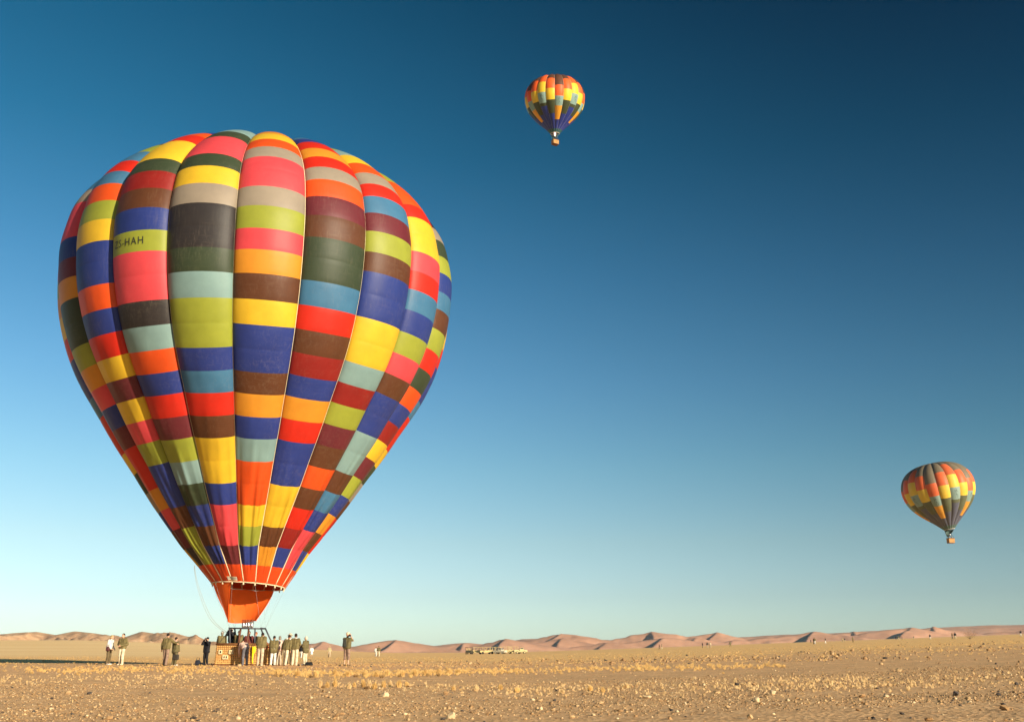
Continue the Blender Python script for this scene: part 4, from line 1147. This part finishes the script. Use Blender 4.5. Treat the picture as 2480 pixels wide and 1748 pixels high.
    far = [(1597, 11.5, 'black', 'dull', 'far walker in black below the tallest left dune peak'), (1603, 11.5, 'khaki', 'cream', 'far walker in pale trousers just right of the one in black'),
           (1701.5, 12, 'black', 'dull', 'far walker in dark clothes left of a close pair'), (1713.5, 13, 'dull', 'beige', 'far figure in brown, left of a close far pair'), (1720.5, 14, 'beige', 'beige', 'far figure in beige, right of a close far pair'),
           (1769, 12, 'olive2', 'olive2', 'lone far figure in green on the plain'), (1964, 7.5, 'black', 'dull', 'tiny dark far figure left of a walking pair'), (1971, 14, 'black', 'dull', 'far walker in black, left in a pair'),
           (1974, 14.5, 'olive2', 'white', 'far walker in green and white, right in a pair'), (1999.5, 13.5, 'dull', 'white', 'far walker in white trousers striding alone'), (2041, 10, 'khaki', 'khaki', 'tiny khaki far figure, left of two'),
           (2046, 9, 'black', 'khaki', 'tiny dark far figure, right of two'), (2066, 12.5, 'olive2', 'brown', 'thin far figure in olive standing alone'), (2170, 7.5, 'black', 'dull', 'tiny dark far figure leading three'),
           (2176.5, 10.5, 'olive2', 'cream', 'far walker in the middle of three'), (2185, 6.5, 'dull', 'dull', 'tiny far figure trailing three'), (2213, 6.5, 'dull', 'khaki', 'tiny lone far figure before the golden slope'),
           (2253, 12, 'black', 'white', 'far walker with dark jacket and white trousers, alone'), (2307, 14.5, 'olive2', 'dull', 'far figure in olive, left of a tight cluster near the right'), (2314, 15.5, 'black', 'cream', 'far figure with pale trousers, right of a tight cluster near the right'),
           (2473, 14, 'black', 'white', 'far figure at the right edge of the picture')]
    for px, hp, tp, lg, label in far:
        P(px, 0, 0, random.choice((170, 190, 100, -90, 20)), label, tp, lg, 'hair_dark', SKIN, Yd=1.7 * F_PX / hp * (1 if hp > 9 else .95), vox=.035, step=random.uniform(.08, .25), height=1.7, group='walkers far out on the plain')


build_people()


# ------------------------------------------------------------------ bags and other carried things
def build_bags():
    def bag(px, py, Y, w, h, d, label, name, cat, m=M_BLACK, z=None, rz=0.0, handle=True, flop=.8):
        X, Yy, Z = px_at(px, Y)
        if z is not None: Z = z
        root = empty(name, (X, Yy, Z), rz); setp(root, label, cat)
        b = MB(); b.box((0, 0, h / 2), (w, d, h), top=(flop, flop)); o = b.obj('body', m, root, True); bv = o.modifiers.new('bevel', 'BEVEL'); bv.width = min(w, d, h) * .28; bv.segments = 3
        MB().box((0, -d / 2 - .005, h * .36), (w * .6, .05, h * .4), top=(.95, 1)).obj('pocket', m, root)
        if handle: MB().tube([(-w * .25, 0, h * .95), (-w * .2, 0, h + .12), (w * .2, 0, h + .12), (w * .25, 0, h * .95)], .015, 5).obj('handle', m, root)
        return root
    bag(748, 1607, 58.3, .46, .19, .26, 'black duffel bag lying on the ground right of the crowd', 'duffel_bag', 'bag', flop=.75)
    bag(478.5, 1607, 58.6, .36, .29, .28, 'black backpack on the ground at the feet of the person in black', 'backpack', 'backpack', mat('backpack_navy', (.015, .018, .03), .7, .3, .2), flop=.7)
    bag(489, 1608, 58.4, .22, .16, .22, 'small black pouch on the ground touching the black backpack', 'pouch', 'bag', handle=False)
    bag(723, 1607.5, 57.6, .13, .08, .11, 'tiny dark pouch on the stony ground left of the duffel bag', 'pouch', 'bag', handle=False)
    bag(518, 1607, 58.9, .12, .09, .10, 'small dark peg bag on the ground at the left basket corner', 'pouch', 'bag', handle=False)
    p = px_at(423, 57.2); bag(423.5, 1598, 57.15, .36, .30, .15, 'large black shoulder bag hanging at the knees of the small olive jacketed person', 'shoulder_bag', 'bag', mat('bag_dark', (.035, .026, .018), .6, .3, .15), z=p[2] + .30, flop=.92)
    bag(257, 1570, 60.2, .22, .24, .20, 'maroon shoulder bag at the hip of the blonde person', 'shoulder_bag', 'bag', mat('bag_maroon', (.075, .02, .022), .6, .3, .1), z=px_at(257, 60.2)[2] + .78, flop=.7)
    bag(832, 1560, 57.25, .24, .46, .20, 'dark backpack on the shoulder of the person with the white cap', 'backpack', 'backpack', mat('backpack_dark', (.03, .03, .024), .8, .2, .15), z=px_at(832, 57.2)[2] + .98, rz=.15, flop=.75, handle=False)
    # cameras held to the eye
    for px, Y, z, rz, lab in ((498, 58.5, 1.475, R_(-25), 'black camera held up by the person all in black'), (843.5, 57.2, 1.60, R_(158), 'camera raised by the person with the white cap and backpack'), (554.5, 59.25, 1.92, R_(-30), 'small camera held up by the tall passenger in the white cap')):
        X, Yy, Z = px_at(px, Y); r = empty('camera', (X, Yy, Z + z), rz); setp(r, lab, 'camera'); MB().box((0, 0, 0), (.14, .06, .09)).box((0, 0, .055), (.06, .05, .03), top=(.7, 1)).obj('body', M_BLACK, r)
        MB().lathe([(.035, 0), (.04, .04), (.036, .09)], (0, 0, 0), 10).obj('lens', M_BLACK, r).rotation_euler = (R_(90), 0, 0)
    # yellow cloth bag hanging on the basket side
    X, Yy, Z = px_at(611.5, BY - .83 - .10); r = empty('cloth_bag', (X, Yy, Z)); setp(r, 'bright yellow cloth bag hanging down the front of the basket', 'bag')
    prof = [(.105, 1.02), (.115, .93), (.10, .80), (.07, .68), (.045, .55), (.035, .40), (.03, .2), (.028, .10)]
    V = []; Fc = []; n = 14
    for q, (w, z) in enumerate(prof):
        for j in range(n):
            a = 2 * math.pi * j / n; V.append((w * (1 + .16 * math.sin(3 * a + q)) * math.cos(a) + .02 * math.sin(q), w * .5 * math.sin(a) - .04, z))
    for q in range(len(prof) - 1):
        for j in range(n): Fc.append((q * n + j, (q + 1) * n + j, (q + 1) * n + (j + 1) % n, q * n + (j + 1) % n))
    Fc += [tuple(range(n)), tuple(range(len(V) - 1, len(V) - n - 1, -1))]
    mesh_obj('sack', V, Fc, mat('yellow_cloth', (.85, .68, .01), .6, .3, .08), r, True)
    MB().tube([(-.08, -.04, 1.0), (-.05, .04, 1.20), (.05, .04, 1.20), (.08, -.04, 1.0)], .014, 5).obj('cord', M_LEATHER, r)
    # red padded bolster at the right end of the rim
    p = px_point(645.5, 1562, BY - .75); r = empty('padded_roll', p); setp(r, 'short red padded roll hanging at the right end of the basket rim', 'padded roll')
    MB().caps((-.07, 0, .06), (.08, 0, -.10), .075, .065, 12).obj('pad', cloth('red'), r, True); MB().tube([(-.02, 0, .10), (-.04, .05, .2)], .012, 5).obj('cord', M_LEATHER, r)


build_bags()

# ------------------------------------------------------------------ safari vehicles in the distance
M_KHAKI = mat('khaki_paint', (.58, .44, .19), .5, .4, .08); M_WHITE = mat('white_paint', (.50, .45, .33), .4, .4, .05); M_GLASS = mat('dark_glass', (.03, .035, .04), .15, .5, .05); M_TYRE = mat('tyre', (.03, .028, .026), .9, .2, .1); M_TAN = mat('seat_canvas', (.50, .36, .20), .9, .2, .1)


def vehicle(px, Y, heading, kind, label, paint=None, L=5.4):
    X, Yy, Z = px_at(px, Y); root = empty('safari_truck' if kind == 'truck' else 'pickup', (X, Yy, Z), R_(heading)); setp(root, label, 'truck' if kind == 'truck' else 'pickup', 'safari vehicles parked in a row')
    p = paint or M_KHAKI; W = 1.9
    # x runs towards the bonnet
    b = MB(); b.box((0, 0, .72), (L, W, .34)); b.box((L / 2 - .62, 0, 1.02), (1.24, W * .92, .36), top=(.92, .9)); b.box((L / 2 - .02, 0, .62), (.12, W, .22))
    if kind == 'truck':
        b.box((-.55, 0, 1.06), (L - 1.9, W, .40))
    else:
        b.box((L / 2 - 1.95, 0, 1.15), (1.45, W, .62)); b.box((L / 2 - 1.95, 0, 1.70), (1.3, W * .92, .56), top=(.78, .9)); b.box((-L / 2 + .85, W / 2 - .05, 1.02), (1.7, .08, .36)); b.box((-L / 2 + .85, -W / 2 + .05, 1.02), (1.7, .08, .36)); b.box((-L / 2 + .05, 0, 1.02), (.08, W, .36))
    b.obj('body', p, root)
    for x in (L / 2 - 1.0, -L / 2 + 1.05):
        for y in (-W / 2 + .08, W / 2 - .08):
            t = MB().lathe([(.26, -.12), (.40, -.12), (.40, .12), (.26, .12)], (0, 0, 0), 14).obj('wheel', M_TYRE, root); t.location = (x, y, .40); t.rotation_euler = (R_(90), 0, 0)
            MB().lathe([(.02, -.10), (.25, -.10), (.25, .13), (.02, .13)], (0, 0, 0), 12).obj('hub', p, t)
    for y in (-W * .36, W * .36): MB().lathe([(.09, 0), (.10, .05)], (0, 0, 0), 10).obj('headlight', M_WHITE, root).matrix_local = Matrix.Translation((L / 2, y, .98)) @ Matrix.Rotation(R_(90), 4, 'Y')
    if kind == 'truck':
        MB().box((L / 2 - 1.32, 0, 1.46), (.06, W * .86, .52)).obj('windscreen', M_GLASS, root)
        MB().box((-.75, 0, 2.36), (L - 1.5, W + .1, .09)).obj('canopy', p, root)
        for x in (L / 2 - 1.45, .3, -1.0, -L / 2 + .1):
            for y in (-W / 2 + .06, W / 2 - .06): MB().box((x, y, 1.78), (.07, .07, 1.1)).obj('canopy_post', p, root)
        for x in (.75, -.35, -1.45): s = MB(); s.box((x, 0, 1.38), (.5, W * .8, .14)); s.box((x - .24, 0, 1.70), (.12, W * .8, .52)); s.obj('seat_row', M_TAN, root)
    else:
        MB().box((L / 2 - 1.95, 0, 1.72), (1.0, W * .90, .36), top=(.82, 1)).obj('side_windows', M_GLASS, root); MB().box((L / 2 - 1.33, 0, 1.72), (.12, W * .76, .4)).obj('windscreen', M_GLASS, root)
    return root


vehicle(1137, 356, 80, 'truck', 'leftmost safari truck seen from its dark shaded end', mat('painted_shade', (.05, .045, .03), .5, .3, .1), 4.8)  # near-black body colour stands in for the shade on this end
vehicle(1152, 370, 178, 'truck', 'khaki open safari truck with canopy, second from the left of the row')
vehicle(1181, 366, 183, 'truck', 'khaki open safari truck with canopy, third from the left of the row')
vehicle(1196, 374, 175, 'truck', 'khaki canopied truck just left of the white pickup, farther back')
vehicle(1211, 362, -30, 'pickup', 'white pickup in the middle of the vehicle row', M_WHITE, 4.6)
vehicle(1229, 370, 2, 'truck', 'khaki open safari truck right of the white pickup')
vehicle(1246, 364, -4, 'truck', 'rightmost khaki open safari truck with canopy')
vehicle(1261, 360, 5, 'pickup', 'pale pickup at the right end of the vehicle row', mat('cream_paint', (.52, .42, .20), .5, .4, .05), 4.6)

# ------------------------------------------------------------------ haze
HAZE = True
if HAZE:
    hz = MB().box((1500, 2900, 93), (15000, 7400, 215)).obj('haze', None); hz['kind'] = 'stuff'
    m = bpy.data.materials.new('haze'); m.use_nodes = True; nt = m.node_tree; nt.nodes.remove(nt.nodes['Principled BSDF'])
    v = nt.nodes.new('ShaderNodeVolumePrincipled'); v.inputs['Color'].default_value = (.52, .80, 1.0, 1); v.inputs['Density'].default_value = 2.8e-5; v.inputs['Anisotropy'].default_value = .0
    nt.links.new(v.outputs[0], nt.nodes['Material Output'].inputs['Volume']); hz.data.materials.append(m)
